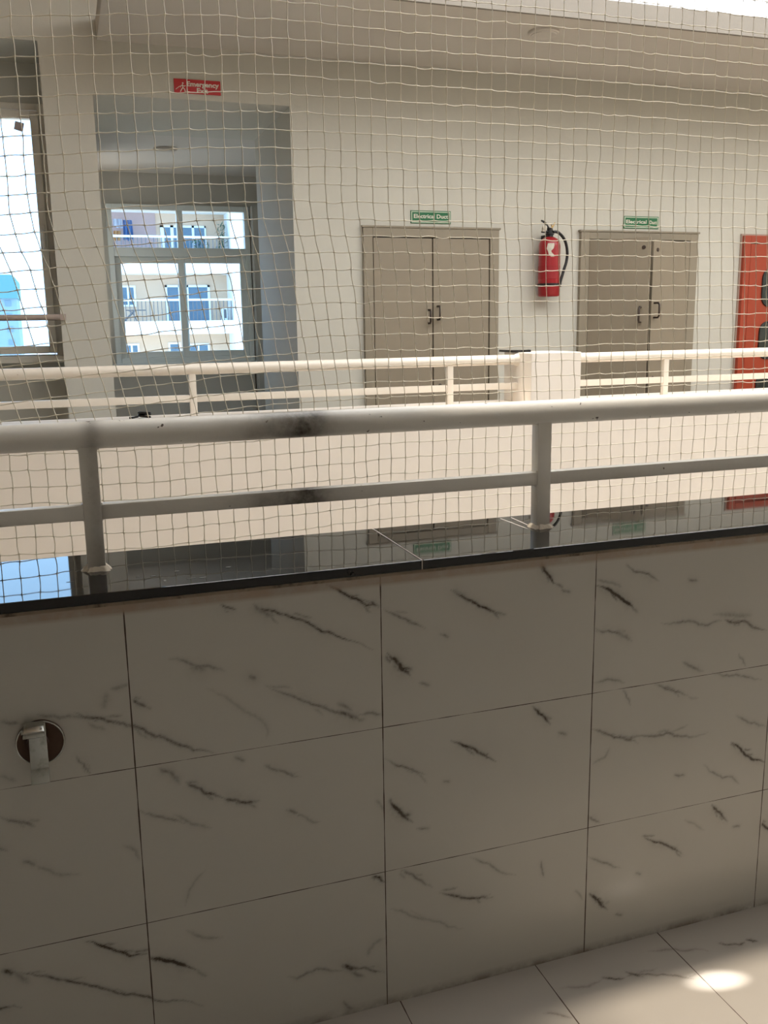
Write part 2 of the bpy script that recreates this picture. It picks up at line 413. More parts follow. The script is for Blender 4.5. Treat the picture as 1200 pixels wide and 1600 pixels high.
# printed vein strokes: (strength, width, points)
WALL_VEINS=[
(0.8,1.2,[(0.22,0.87),(0.231,0.862),(0.247,0.856)]),
(0.9,1.6,[(0.275,0.864),(0.287,0.854),(0.303,0.85),(0.334,0.837),(0.354,0.827),(0.389,0.805),(0.409,0.796),(0.444,0.776),(0.493,0.751)]),
(0.5,4,[(0.279,0.861),(0.292,0.849),(0.314,0.838)]),
(0.5,2,[(0.128,0.783),(0.156,0.775),(0.177,0.763),(0.204,0.756),(0.221,0.748)]),
(0.4,4,[(0.164,0.762),(0.187,0.757)]),
(0.5,3,[(0.264,0.732),(0.275,0.726)]),
(0.6,1.8,[(0.292,0.711),(0.328,0.689),(0.381,0.66),(0.414,0.643),(0.444,0.631),(0.465,0.618)]),
(0.7,3,[(0.414,0.643),(0.444,0.631),(0.465,0.618)]),
(0.45,3,[(0.423,0.656),(0.451,0.639)]),
(0.5,2,[(0.463,0.628),(0.494,0.626),(0.509,0.619)]),
(0.28,2,[(0.188,0.721),(0.209,0.707),(0.231,0.689),(0.252,0.669),(0.272,0.656),(0.286,0.641),(0.293,0.621),(0.288,0.611)]),
(0.7,2,[(0.003,0.698),(0.025,0.688),(0.058,0.673),(0.079,0.663),(0.094,0.649),(0.11,0.644),(0.147,0.621),(0.179,0.607),(0.198,0.598)]),
(0.7,2.2,[(0.064,0.721),(0.073,0.711),(0.087,0.701)]),
(1.1,1.8,[(0.409,0.885),(0.429,0.873),(0.446,0.86),(0.464,0.852),(0.482,0.837),(0.51,0.833)]),
(0.8,2,[(0.491,0.843),(0.504,0.833)]),
(0.3,4,[(0.022,0.738),(0.02,0.724),(0.017,0.711)]),
(0.4,2.5,[(0.029,0.743),(0.046,0.745),(0.06,0.75)]),
(0.5,2,[(-0.145,0.714),(-0.134,0.71),(-0.112,0.704)]),
(0.45,2,[(-0.088,0.718),(-0.075,0.711),(-0.054,0.705),(-0.027,0.703),(-0.004,0.697)]),
(0.8,1.8,[(-0.03,0.711),(-0.017,0.701),(-0.004,0.697),(0.013,0.693),(0.026,0.686),(0.051,0.675)]),
(0.3,2.5,[(-0.013,0.694),(0.005,0.678),(0.017,0.673)]),
(0.55,1.2,[(-0.035,0.635),(-0.022,0.616),(-0.013,0.595)]),
(0.35,2,[(-0.154,0.619),(-0.13,0.607)]),
(0.6,1.6,[(0.516,0.828),(0.535,0.814),(0.553,0.804),(0.578,0.79),(0.598,0.779)]),
(0.55,1.6,[(0.632,0.763),(0.645,0.755)]),
(1,2,[(0.649,0.847),(0.678,0.828),(0.705,0.811),(0.729,0.799),(0.752,0.784)]),
(0.4,4,[(0.653,0.847),(0.682,0.828)]),
(1.2,2.6,[(0.521,0.74),(0.54,0.721),(0.548,0.707),(0.566,0.69)]),
(0.8,2.5,[(0.542,0.707),(0.566,0.704)]),
(0.4,6,[(0.533,0.715),(0.558,0.701)]),
(0.5,1.8,[(0.584,0.673),(0.605,0.664)]),
(1.1,2.2,[(0.838,0.88),(0.847,0.863),(0.87,0.836)]),
(0.5,2,[(0.883,0.822),(0.904,0.814)]),
(1.4,2,[(0.962,0.821),(0.992,0.81),(1.007,0.799),(1.038,0.776),(1.05,0.765)]),
(0.4,2,[(1.042,0.772),(1.061,0.753)]),
(0.4,2.2,[(0.961,0.835),(0.988,0.825),(1.021,0.812)]),
(0.7,1.5,[(1.029,0.861),(1.048,0.842),(1.071,0.837),(1.089,0.828),(1.108,0.816)]),
(0.55,1.6,[(0.962,0.733),(1.008,0.719),(1.05,0.696)]),
(0.4,4,[(1.004,0.722),(1.047,0.696)]),
(0.5,2,[(1.178,0.814),(1.202,0.806)]),
(0.5,2,[(1.118,0.725),(1.16,0.721),(1.184,0.722),(1.233,0.706),(1.276,0.713)]),
(0.8,2,[(1.276,0.713),(1.298,0.704),(1.337,0.699),(1.389,0.675)]),
(0.35,4,[(1.248,0.728),(1.305,0.718),(1.347,0.716)]),
(0.5,2.4,[(1.175,0.633),(1.201,0.618),(1.23,0.604)]),
(0.5,1.2,[(1.319,0.632),(1.331,0.617),(1.34,0.599)]),
(0.5,1.6,[(1.252,0.598),(1.282,0.586),(1.315,0.585),(1.347,0.574),(1.385,0.563)]),
(0.45,2,[(0.963,0.617),(0.994,0.621),(1.014,0.615),(1.036,0.607)]),
(0.6,1.6,[(1.108,0.593),(1.15,0.574),(1.196,0.553)]),
(0.4,2.5,[(1.128,0.585),(1.161,0.573)]),
(0.5,1.2,[(1.032,0.595),(1.043,0.573),(1.052,0.554)]),
(0.7,1.8,[(0.962,0.517),(0.999,0.5),(1.036,0.485),(1.075,0.466)]),
(0.6,2,[(1.041,0.487),(1.098,0.479),(1.118,0.475),(1.145,0.478),(1.185,0.463),(1.249,0.461)]),
(0.5,3,[(1.024,0.493),(1.048,0.48),(1.079,0.484)]),
(0.3,2,[(1.005,0.469),(0.996,0.449),(0.965,0.437)]),
(1.3,1.8,[(1.314,0.427),(1.345,0.401),(1.372,0.378),(1.41,0.362)]),
(0.5,2,[(1.323,0.489),(1.36,0.466),(1.408,0.449)]),
(0.5,1.6,[(1.244,0.387),(1.281,0.357),(1.323,0.344),(1.345,0.322)]),
(0.5,2,[(1.17,0.378),(1.197,0.37)]),
(0.6,1.6,[(0.961,0.321),(0.988,0.302)]),
(0.6,1.6,[(0.514,0.532),(0.537,0.513),(0.556,0.505),(0.576,0.494),(0.596,0.483)]),
(0.5,1.6,[(0.632,0.464),(0.645,0.459)]),
(1,2,[(0.649,0.545),(0.679,0.528),(0.706,0.511),(0.745,0.484)]),
(1.2,2.6,[(0.522,0.442),(0.533,0.426),(0.545,0.412),(0.568,0.389)]),
(0.7,3,[(0.538,0.412),(0.564,0.405)]),
(0.4,5,[(0.532,0.423),(0.555,0.403)]),
(0.5,1.6,[(0.576,0.373),(0.603,0.367)]),
(1,2.2,[(0.824,0.589),(0.839,0.571),(0.851,0.562),(0.865,0.542)]),
(0.5,2,[(0.883,0.523),(0.904,0.514)]),
(0.35,2,[(0.492,0.45),(0.502,0.44),(0.51,0.423)]),
(0.5,3,[(0.098,0.588),(0.119,0.576),(0.134,0.551)]),
(0.9,2,[(0.143,0.553),(0.159,0.54),(0.175,0.525),(0.208,0.51)]),
(0.8,2.4,[(0.208,0.51),(0.222,0.503),(0.248,0.493),(0.271,0.492)]),
(0.5,2,[(0.231,0.586),(0.248,0.574)]),
(0.55,1.8,[(0.282,0.559),(0.303,0.547),(0.326,0.535),(0.349,0.525)]),
(0.5,1.8,[(0.061,0.515),(0.09,0.498),(0.111,0.488),(0.138,0.474)]),
(0.4,2,[(0.117,0.497),(0.139,0.48),(0.163,0.465),(0.183,0.457)]),
(0.6,2,[(0.323,0.463),(0.341,0.454)]),
(0.4,1.6,[(0.341,0.454),(0.361,0.436),(0.383,0.427)]),
(0.28,1.6,[(0.168,0.375),(0.15,0.36),(0.137,0.341),(0.128,0.313)]),
(0.6,2,[(-0.16,0.548),(-0.133,0.533),(-0.117,0.526),(-0.108,0.519)]),
(0.5,2,[(-0.133,0.46),(-0.114,0.448)]),
(0.35,2,[(-0.114,0.448),(-0.1,0.438),(-0.083,0.426),(-0.044,0.416)]),
(0.35,2,[(0.03,0.455),(0.043,0.447),(0.051,0.438),(0.057,0.418)]),
(1.2,1.8,[(-0.045,0.285),(-0.023,0.272),(-0.003,0.259),(0.013,0.249),(0.031,0.237),(0.058,0.233)]),
(1.4,2.2,[(0.059,0.226),(0.078,0.217),(0.101,0.207),(0.116,0.196),(0.14,0.179)]),
(0.4,2,[(0.14,0.179),(0.159,0.161)]),
(0.9,3,[(-0.18,0.265),(-0.167,0.255)]),
(0.8,1.8,[(-0.167,0.255),(-0.147,0.249),(-0.123,0.238),(-0.097,0.224),(-0.069,0.21),(-0.045,0.197),(-0.009,0.177),(0.039,0.153),(0.064,0.136),(0.11,0.123),(0.149,0.1)]),
(0.4,4,[(-0.167,0.255),(-0.143,0.231)]),
(0.4,2,[(0.128,0.263),(0.154,0.242),(0.191,0.233)]),
(1,2,[(0.484,0.291),(0.497,0.286),(0.51,0.272)]),
(0.6,2,[(0.541,0.291),(0.567,0.275),(0.608,0.238)]),
(0.9,2,[(0.624,0.223),(0.659,0.207),(0.691,0.194),(0.741,0.185)]),
(0.4,1.6,[(0.52,0.211),(0.56,0.188),(0.593,0.166)]),
(0.35,1.6,[(0.562,0.199),(0.589,0.174),(0.624,0.158),(0.642,0.141),(0.677,0.129)]),
(0.5,2,[(0.311,0.118),(0.329,0.109),(0.348,0.116),(0.368,0.119),(0.395,0.107),(0.432,0.106)]),
(1,3,[(0.423,0.113),(0.445,0.098)]),
(0.7,1.8,[(0.432,0.106),(0.464,0.096),(0.507,0.074)]),
(0.5,3,[(0.435,0.094),(0.463,0.076)]),
(0.3,3,[(0.471,0.118),(0.474,0.132),(0.485,0.145),(0.509,0.15)]),
(0.5,2,[(0.419,0.034),(0.436,0.01)]),
(1,1.8,[(1.098,0.249),(1.131,0.225),(1.157,0.214),(1.181,0.198),(1.202,0.181)]),
(0.5,1.8,[(0.964,0.227),(1.001,0.205),(1.045,0.183)]),
(0.5,1.8,[(1.082,0.163),(1.097,0.155)]),
(1.2,2.4,[(0.969,0.14),(0.983,0.126),(0.995,0.112),(1.015,0.09)]),
(0.6,2.4,[(0.984,0.115),(1.008,0.108)]),
(0.5,1.8,[(1.035,0.073),(1.053,0.066)]),
(1,2.2,[(1.273,0.287),(1.284,0.273),(1.295,0.263),(1.319,0.236)]),
(0.5,1.8,[(1.332,0.222),(1.354,0.216)]),
(0.35,1.6,[(1.202,0.264),(1.229,0.25),(1.258,0.228)]),
(1.1,2.2,[(1.414,0.213),(1.424,0.202),(1.443,0.185)]),
(0.35,1.6,[(0.933,0.157),(0.944,0.144),(0.954,0.127)]),
(0.45,1.6,[(0.691,0.286),(0.733,0.262),(0.792,0.224)]),
(0.5,1.6,[(0.85,0.243),(0.858,0.204)]),
]
FLOOR_VEINS=[
(0.9,1.6,[(0.956,1.435),(0.975,1.424),(0.996,1.42)]),
(0.6,1.6,[(0.996,1.42),(1.021,1.423),(1.062,1.404),(1.093,1.393),(1.113,1.379),(1.131,1.367)]),
(0.8,2.4,[(1.013,1.43),(1.03,1.414)]),
(0.4,2,[(1.091,1.472),(1.128,1.465),(1.166,1.447),(1.212,1.43)]),
(0.7,1.8,[(1.25,1.44),(1.264,1.432),(1.29,1.423),(1.309,1.427)]),
(0.9,1.8,[(1.314,1.432),(1.324,1.424),(1.335,1.418)]),
(0.5,1.8,[(0.791,1.388),(0.815,1.379),(0.838,1.36)]),
(0.4,1.8,[(0.855,1.438),(0.888,1.43),(0.915,1.424),(0.954,1.432)]),
]

# ------------------------------------------------------------------ structure
FY = 5.73                       # face of the far corridor wall
def struct(name, bm, mat, smooth=False):
    o = obj(name, bm, mat, None, smooth); o['kind'] = 'structure'
    return o

def vein_grid(name, axis, a0, a1, b0, b1, fixed, step, veins, mat):
    """dense sheet whose 'vein' attribute stores the printed marble veins"""
    na = int((a1 - a0) / step) + 1; nb = int((b1 - b0) / step) + 1
    A = np.linspace(a0, a1, na); B = np.linspace(b0, b1, nb)
    F = np.zeros((nb, na))
    extra = []
    for s, wmm, pts in veins:                     # faint haze and short side branches of the stronger veins
        if s >= 0.55:
            extra.append((0.16 * s, wmm * 3.5, [(p[0] + rng.normal(0, .002), p[1] + rng.normal(0, .003)) for p in pts]))
            a, c = np.array(pts[0]), np.array(pts[-1]); d = c - a; ln = np.linalg.norm(d) + 1e-9
            for q in range(3):
                t0 = rng.uniform(.1, .75); lb = min(ln * .35, .05) * rng.uniform(.5, 1)
                k = pts[min(len(pts) - 1, int(t0 * len(pts)))]
                st = np.array(k) + rng.normal(0, .0025, 2)
                e_ = st + d / ln * lb + np.array((-d[1], d[0])) / ln * rng.choice((-1, 1)) * lb * rng.uniform(.15, .45)
                extra.append((0.5 * s, wmm * 0.8, [tuple(st), tuple((st + e_) / 2 + rng.normal(0, .0012, 2)), tuple(e_)]))
    for s, wmm, pts in list(veins) + extra:
        P = np.array(pts, float)
        # subdivide with random wobble so that the printed veins look natural
        for it in range(3):
            mid = (P[1:] + P[:-1]) / 2
            ln = np.linalg.norm(P[1:] - P[:-1], axis=1)[:, None]
            mid = mid + rng.normal(0, 0.055, mid.shape) * ln
            Q = np.empty((len(P) + len(mid), 2)); Q[0::2] = P; Q[1::2] = mid; P = Q
        wd = wmm * 0.00125
        m_ = 0.03
        i0 = max(0, int((P[:, 0].min() - m_ - a0) / step)); i1 = min(na, int((P[:, 0].max() + m_ - a0) / step) + 2)
        j0 = max(0, int((P[:, 1].min() - m_ - b0) / step)); j1 = min(nb, int((P[:, 1].max() + m_ - b0) / step) + 2)
        if i1 <= i0 or j1 <= j0: continue
        GA, GB = np.meshgrid(A[i0:i1], B[j0:j1])
        V = np.zeros_like(GA)
        nseg = len(P) - 1
        for k in range(nseg):
            p, q = P[k], P[k + 1]; d = q - p; L2 = max((d @ d), 1e-12)
            t = np.clip(((GA - p[0]) * d[0] + (GB - p[1]) * d[1]) / L2, 0, 1)
            dist = np.hypot(GA - p[0] - t * d[0], GB - p[1] - t * d[1])
            tt = (k + 0.5) / nseg
            taper = min(1.0, 0.35 + 2.6 * min(tt, 1 - tt))
            ww = wd * taper
            V = np.maximum(V, taper * (0.8 * np.exp(-(dist / ww) ** 2) + 0.28 * np.exp(-(dist / (ww * 3.2)) ** 2)))
        F[j0:j1, i0:i1] = np.maximum(F[j0:j1, i0:i1], s * V)
    co = np.zeros((nb, na, 3))
    co[..., 0] = A[None, :]
    if axis == 'XZ': co[..., 1] = fixed; co[..., 2] = B[:, None]
    else: co[..., 1] = B[:, None]; co[..., 2] = fixed
    idx = np.arange(na * nb).reshape(nb, na)
    quads = np.stack([idx[:-1, :-1], idx[:-1, 1:], idx[1:, 1:], idx[1:, :-1]], -1).reshape(-1, 4)
    me = bpy.data.meshes.new(name)
    me.vertices.add(na * nb); me.vertices.foreach_set('co', co.ravel())
    me.loops.add(quads.size); me.loops.foreach_set('vertex_index', quads.ravel().astype(np.int32))
    me.polygons.add(len(quads)); me.polygons.foreach_set('loop_start', np.arange(0, quads.size, 4, dtype=np.int32))
    me.update(calc_edges=True)
    at = me.attributes.new('vein', 'FLOAT', 'POINT')
    at.data.foreach_set('value', F.ravel().astype(np.float32))
    me.materials.append(mat)
    return me

def join_box_into(me, boxes):
    """add plain boxes to a vein sheet mesh (the body of the wall behind the tiled face)"""
    bm = bmesh.new(); bm.from_mesh(me)
    for b in boxes: box(bm, *b)
    bm.to_mesh(me); bm.free()

WY = 1.518                      # tiled face of the near parapet
# the printed pattern repeats tile by tile along the rest of the wall
wall_veins = list(WALL_VEINS)
for sh in (1.35, 1.80, -0.90):
    for s, wmm, pts in WALL_VEINS:
        mx = sum(p[0] for p in pts) / len(pts)
        nx_ = mx + sh
        if (0.07 < mx < 1.40) and ((sh == 1.35 and 1.60 < nx_ < 1.86) or (sh == 1.80 and nx_ > 1.87) or (sh < 0 and -0.84 < nx_ < -0.18)):
            wall_veins.append((s * 0.95, wmm, [(p[0] + sh, p[1]) for p in pts]))
me = vein_grid('wall_near', 'XZ', -0.80, 3.20, 0.0, 0.889, WY, 0.0026, wall_veins, m_tile)
join_box_into(me, [(-0.80, 3.20, WY + 0.001, 1.77, -0.05, 0.889), (-2.6, -0.80, WY, 1.77, -0.05, 0.889), (3.20, 8.0, WY, 1.77, -0.05, 0.889)])
o = link(bpy.data.objects.new('wall_near', me)); o['kind'] = 'structure'
me = vein_grid('floor', 'XY', 0.55, 1.75, 1.20, WY, 0.0, 0.0028, FLOOR_VEINS, m_floor)
join_box_into(me, [(0.55, 1.75, 1.20, 1.70, -0.15, -0.001), (-2.6, 0.55, -1.2, 1.70, -0.15, 0.0), (1.75, 8.0, -1.2, 1.70, -0.15, 0.0), (0.55, 1.75, -1.2, 1.20, -0.15, 0.0)])
o = link(bpy.data.objects.new('floor', me)); o['kind'] = 'structure'

# near corridor shell behind the camera
struct('wall_back', Bx(-2.6, 8.0, -1.35, -1.2, -0.15, 3.0), m_near)
struct('ceiling', Bx(-2.6, 8.0, -1.35, 1.25, 2.95, 3.07), m_near)
struct('wall_right', Bx(8.0, 8.15, -1.35, 1.6, -0.15, 4.2), m_wall)
struct('wall_back', Bx(-2.6, 8.0, 1.13, 1.25, 3.07, 3.45), m_ceil)
# translucent corrugated roof sheet over the light well
rf = bmesh.new()
nxr = 424
vsr = [[rf.verts.new((-2.7 + 10.8 * k / nxr, y, 3.46 + 0.012 * math.sin(k * 2 * math.pi / 6))) for k in range(nxr + 1)] for y in (1.15, 6.9)]
for k in range(nxr): rf.faces.new((vsr[0][k], vsr[0][k + 1], vsr[1][k + 1], vsr[1][k]))
struct('ceiling', Bx(-2.6, 0.40, 1.25, FY + 0.02, 3.49, 3.60), m_ceil)
struct('ceiling', Bx(0.40, 1.30, 3.9, FY + 0.02, 3.41, 3.44), m_ceil)  # unseen slab added to shade the upper left wall
rs = obj('roof_sheet', rf, m_roof, None, True); rs['kind'] = 'structure'
struct('wall_left', Bx(-2.75, -2.6, -1.35, 8.6, -4.0, 4.2), m_wall)
struct('wall_right', Bx(8.0, 8.15, 1.6, 8.6, -4.0, 4.2), m_wall)
# light well: lower part of the near side and the bottom
struct('wall_well', Bx(-2.6, 8.0, 1.60, 1.77, -4.0, -0.05), m_parapet)
struct('floor', Bx(-2.6, 8.0, 1.60, 4.50, -4.1, -4.0), m_floor_far)
# far parapet (cream outer face) and corridor slab
struct('wall_parapet', Bx(-2.6, 8.0, 4.17, 4.47, -4.0, 0.905), m_parapet)
struct('floor', Bx(-2.6, 8.0, 4.47, 8.6, -0.15, 0.0), m_floor_far)

# far wall of the corridor, one continuous structure with the two openings
FY = 5.73
bm = bmesh.new()
box(bm, 1.40, 8.0, FY, 6.80, 0, 3.02)              # right of the passage
box(bm, 0.313, 1.40, FY, 6.80, 2.633, 3.02)        # above the passage
box(bm, 0.0, 0.27, FY, 6.95, 0, 4.2)               # pier between alcove and passage
box(bm, 0.27, 0.313, FY, 6.80, 2.633, 4.2)
box(bm, 0.313, 8.0, FY, 5.95, 3.02, 3.40)
box(bm, -2.6, 0.0, FY, 6.95, 2.887, 4.2)           # above the window alcove
box(bm, -2.6, -1.55, FY, 6.95, 0, 2.887)
struct('wall_far', bm, m_wall)
# window wall of the alcove
bm = bmesh.new()
box(bm, -1.55, 0.0, 6.20, 6.40, 0, 1.150)
box(bm, -1.55, 0.0, 6.20, 6.40, 2.659, 2.887)
box(bm, -1.55, -1.40, 6.20, 6.40, 1.150, 2.659)
struct('wall_alcove', bm, m_wall)
# inner lobby past the passage
bm = bmesh.new()
LYb = 8.40
box(bm, 0.27, 1.75, LYb, LYb + 0.2, 0, 1.04)
box(bm, 0.27, 0.43, LYb, LYb + 0.2, 1.04, 2.375)
box(bm, 1.645, 1.95, LYb, LYb + 0.2, 0, 2.375)
box(bm, 0.27, 1.95, LYb, LYb + 0.2, 2.375, 2.80)
box(bm, 0.17, 0.27, 6.80, LYb + 0.2, 0, 1.25)
box(bm, 0.17, 0.27, 6.80, LYb + 0.2, 2.50, 2.80)
box(bm, 0.17, 0.27, 6.80, 7.55, 1.25, 2.50)
box(bm, 0.17, 0.27, 8.25, LYb + 0.2, 1.25, 2.50)
box(bm, 1.85, 1.95, 6.80, LYb + 0.2, 0, 2.80)
struct('wall_lobby', bm, m_wall_grey)
struct('ceiling', Bx(0.17, 1.95, 6.80, LYb + 0.2, 2.633, 2.80), m_ceil)
struct('trim_1', Bx(1.655, 1.745, 8.27, LYb, 0, 2.375), m_wall_grey)
# corridor ceiling slab on the far side
struct('ceiling', Bx(0.313, 8.0, 4.67, FY, 2.915, 3.02), m_ceil)
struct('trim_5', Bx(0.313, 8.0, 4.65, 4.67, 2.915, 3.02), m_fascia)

# granite copings
def coping(name, x0, x1, y0, y1, z0, z1):
    return struct(name, Bx(x0, x1, y0, y1, z0, z1, bev=0.003), m_granite)
bm = bmesh.new()
box(bm, -2.6, 0.5835, 1.498, 1.785, 0.898, 0.916, bev=0.0025)
box(bm, 0.5850, 2.60, 1.498, 1.785, 0.898, 0.916, bev=0.0025)
box(bm, 2.6015, 8.0, 1.498, 1.785, 0.898, 0.916, bev=0.0025)
cop = struct('trim_2', bm, m_granite)
struct('trim_3', Bx(-2.6, 8.0, 1.512, 1.776, 0.889, 0.898), m_grout)
struct('trim_4', Bx(-2.6, 8.0, 4.15, 4.50, 0.905, 0.930, bev=0.002), m_parapet)

# marks on the near coping (seam filler, chalk strokes, splashes)
def flat_strip(bm, p, q, wd, z, h=0.0006):
    p = Vector((*p, z)); q = Vector((*q, z)); d = (q - p).normalized(); n = Vector((-d.y, d.x, 0)) * wd / 2
    lo = [bm.verts.new(v) for v in (p - n, q - n, q + n, p + n)]
    hi = [bm.verts.new(v.co + Vector((0, 0, h))) for v in lo]
    bm.faces.new(lo[::-1]); bm.faces.new(hi)
    for i in range(4): bm.faces.new((lo[i], lo[(i + 1) % 4], hi[(i + 1) % 4], hi[i]))
CZ = 0.916
bm = bmesh.new()
flat_strip(bm, (0.5842, 1.500), (0.5842, 1.783), 0.0022, CZ - 0.0002)
box(bm, 0.5835, 0.5850, 1.4985, 1.503, 0.899, 0.9165)
fl = obj('seam_filler', bm, m_chalk, cop)
bm = bmesh.new()
flat_strip(bm, (0.874, 1.770), (0.880, 1.655), 0.0028, CZ - 0.0001)
flat_strip(bm, (0.900, 1.770), (0.897, 1.675), 0.0024, CZ - 0.0001)
ch = obj('chalk_stroke', bm, m_chalk, cop)
bm = bmesh.new()
for cx, cy, r1, r2, a in ((0.116, 1.575, .006, .003, .3), (0.158, 1.592, .005, .003, 1), (0.176, 1.535, .010, .002, .2), (0.195, 1.532, .007, .003, .1), (0.247, 1.585, .006, .004, 0), (0.132, 1.538, .003, .006, .5), (0.09, 1.58, .004, .0015, .2), (-.02, 1.59, .006, .0015, 0)):
    n = 14
    ring = [(cx + math.cos(t + a) * r1 * random.uniform(.7, 1.1), cy + math.sin(t + a) * r2 * random.uniform(.7, 1.1)) for t in [2 * math.pi * k / n for k in range(n)]]
    prism(bm, ring, (0, 0, CZ - 0.0002), (1, 0, 0), (0, 1, 0), 0.0006)
obj('splash_mark', bm, m_splash, cop)

# ------------------------------------------------------------------ railings
def blob(cx, cy, z, r, h, name, parent, mat):
    bm = bmesh.new()
    n = 26
    prof = ((0.0, 1.0), (0.35, 0.86), (0.8, 0.72), (1.0, 0.62))
    rings = []
    jit = [random.uniform(.85, 1.2) for _ in range(n)]
    for t, s in prof:
        rings.append([bm.verts.new((cx + math.copysign(abs(math.cos(2 * math.pi * k / n)) ** .6, math.cos(2 * math.pi * k / n)) * r * s * jit[k],
                                    cy + math.copysign(abs(math.sin(2 * math.pi * k / n)) ** .6, math.sin(2 * math.pi * k / n)) * r * s * jit[k], z + h * t)) for k in range(n)])
    for a, b in zip(rings, rings[1:]):
        for k in range(n): bm.faces.new((a[k], a[(k + 1) % n], b[(k + 1) % n], b[k]))
    bm.faces.new(rings[0][::-1]); bm.faces.new(rings[-1])
    return obj(name, bm, mat, parent, True)

RY = 1.663
nr = empty('handrail', (0.0, RY, CZ))
tag(nr, 'near cream-painted steel handrail with smudged top pipe on the black granite ledge', 'railing')
bm = bmesh.new(); tube(bm, [(x * 0.25 - 2.6, RY, 1.1555) for x in range(0, 43)], 0.0245, 28)
obj('top_rail', bm, m_rail, nr, True)
posts = [0.026 - 0.886 * 2, 0.026 - 0.886, 0.026, 0.913, 1.80, 2.69, 3.58, 4.46, 5.35, 6.24, 7.12]
xs = [-2.6] + posts + [8.0]
bm = bmesh.new()
for a, b in zip(xs, xs[1:]):
    box(bm, a + (0.0145 if a != -2.6 else 0), b - (0.0145 if b != 8.0 else 0), RY - 0.0125, RY + 0.0125, 1.007, 1.034, bev=0.003)
obj('mid_rail', bm, m_rail, nr, True)
for i, x in enumerate(posts):
    o = obj('post', Bx(x - 0.0155, x + 0.0155, RY - 0.0145, RY + 0.0145, CZ - 0.001, 1.140, bev=0.003), m_rail, nr, True)
    b = blob(x, RY, CZ - 0.0005, 0.024, 0.009, 'mortar_collar', o, m_mortar)
    for sx in (-1, 1):       # weld fillets where the post meets the rails
        for zz, dz, r_ in ((1.1345, -1, 0.007), (1.033, 1, 0.005), (1.008, -1, 0.005)):
            bm = bmesh.new(); prism(bm, [(0, 0), (sx * r_, 0), (0, dz * r_)], (x + sx * 0.0145, RY - 0.009, zz), (1, 0, 0), (0, 0, 1), -0.018)
            obj('weld', bm, m_rail, o)

RF = 4.31
def far_rail(x0, x1, posts, label, capl):
    nr = empty('handrail', (x0, RF, 0.93))
    tag(nr, label, 'railing')
    bm = bmesh.new(); tube(bm, [(x0 + (x1 - x0) * k / 12, RF, 1.150) for k in range(13)], 0.0255, 24)
    obj('top_rail', bm, m_rail_far, nr, True)
    xs = [x0] + posts + [x1]
    bm = bmesh.new()
    for a, b in zip(xs, xs[1:]):
        box(bm, a + (0.014 if a != x0 else 0), b - (0.014 if b != x1 else 0), RF - 0.0125, RF + 0.0125, 1.000, 1.033, bev=0.003)
    obj('mid_rail', bm, m_rail_far, nr, True)
    for x in posts:
        p_ = obj('post', Bx(x - 0.016, x + 0.016, RF - 0.015, RF + 0.015, 0.928, 1.135, bev=0.003), m_rail_far, nr, True)
        blob(x, RF, 0.9295, 0.022, 0.008, 'mortar_collar', p_, m_mortar)
    # wall/pillar flange at the end that meets the pillar
    bm = bmesh.new(); lathe(bm, (capl[0], RF, 1.150), (capl[1], 0, 0), [(0, 0.034), (0.010, 0.032), (0.026, 0.026)], 24)
    obj('end_flange', bm, m_rail_far, nr, True)
    return nr
PX0, PX1 = 2.215, 2.500
far_rail(-2.6, PX0, [-2.02, -0.735, 0.550, 1.835], 'far cream handrail left of the white masonry pillar, crossing below the lobby window', (PX0, -1))
far_rail(PX1, 8.0, [3.12, 4.405, 5.69, 6.97], 'far cream handrail right of the white masonry pillar, in front of the red cabinet', (PX1, 1))
pl = empty('pillar', (2.36, 4.3, 0.93))
tag(pl, 'short square white masonry pillar that interrupts the far handrail', 'pillar')
obj('pillar_body', Bx(PX0, PX1, 4.155, 4.46, 0.929, 1.186, bev=0.004), m_parapet, pl)
bm = bmesh.new(); box(bm, PX0 - 0.035, PX0 + 0.075, 4.30, 4.455, 1.1862, 1.1985, bev=0.003)
obj('cap_slab', bm, m_granite, pl)

# ------------------------------------------------------------------ windows
def rect_frame(x0, x1, z0, z1, t, y0, y1, bev=0.004):
    bm = bmesh.new()
    box(bm, x0, x0 + t, y0, y1, z0, z1, bev=bev)
    box(bm, x1 - t, x1, y0, y1, z0, z1, bev=bev)
    box(bm, x0 + t, x1 - t, y0, y1, z1 - t, z1, bev=bev)
    box(bm, x0 + t, x1 - t, y0, y1, z0, z0 + t, bev=bev)
    return bm

# lobby window: two fixed lights above two sliding sashes
wn = empty('window_1', (1.04, LYb, 1.04)); wn['kind'] = 'structure'
W0, W1, Z0, Z1 = 0.43, 1.645, 1.04, 2.375
obj('window_frame', rect_frame(W0, W1, Z0, Z1, 0.045, LYb - 0.03, LYb + 0.06), m_upvc, wn)
bm = Bx(W0 + 0.045, W1 - 0.045, LYb - 0.025, LYb + 0.055, 1.945, 2.02, bev=0.004)
obj('transom', bm, m_upvc, wn)
obj('mullion', Bx(1.015, 1.065, LYb - 0.02, LYb + 0.05, 2.02, 2.33, bev=0.004), m_upvc, wn)
for (a, b, yy) in ((0.475, 1.075, 0.025), (1.005, 1.60, -0.012)):
    s_ = obj('sash', rect_frame(a, b, 1.085, 1.945, 0.052, LYb + yy, LYb + yy + 0.032), m_upvc, wn)
    obj('pane', Bx(a + 0.05, b - 0.05, LYb + yy + 0.014, LYb + yy + 0.019, 1.135, 1.895), m_glass, s_)
for (a, b) in ((0.475, 1.015), (1.065, 1.60)):
    obj('pane', Bx(a, b, LYb + 0.012, LYb + 0.017, 2.02, 2.33), m_glass, wn)
obj('window_sill', Bx(0.40, 1.66, LYb - 0.07, LYb + 0.0, 1.015, 1.04, bev=0.004), m_upvc, wn)

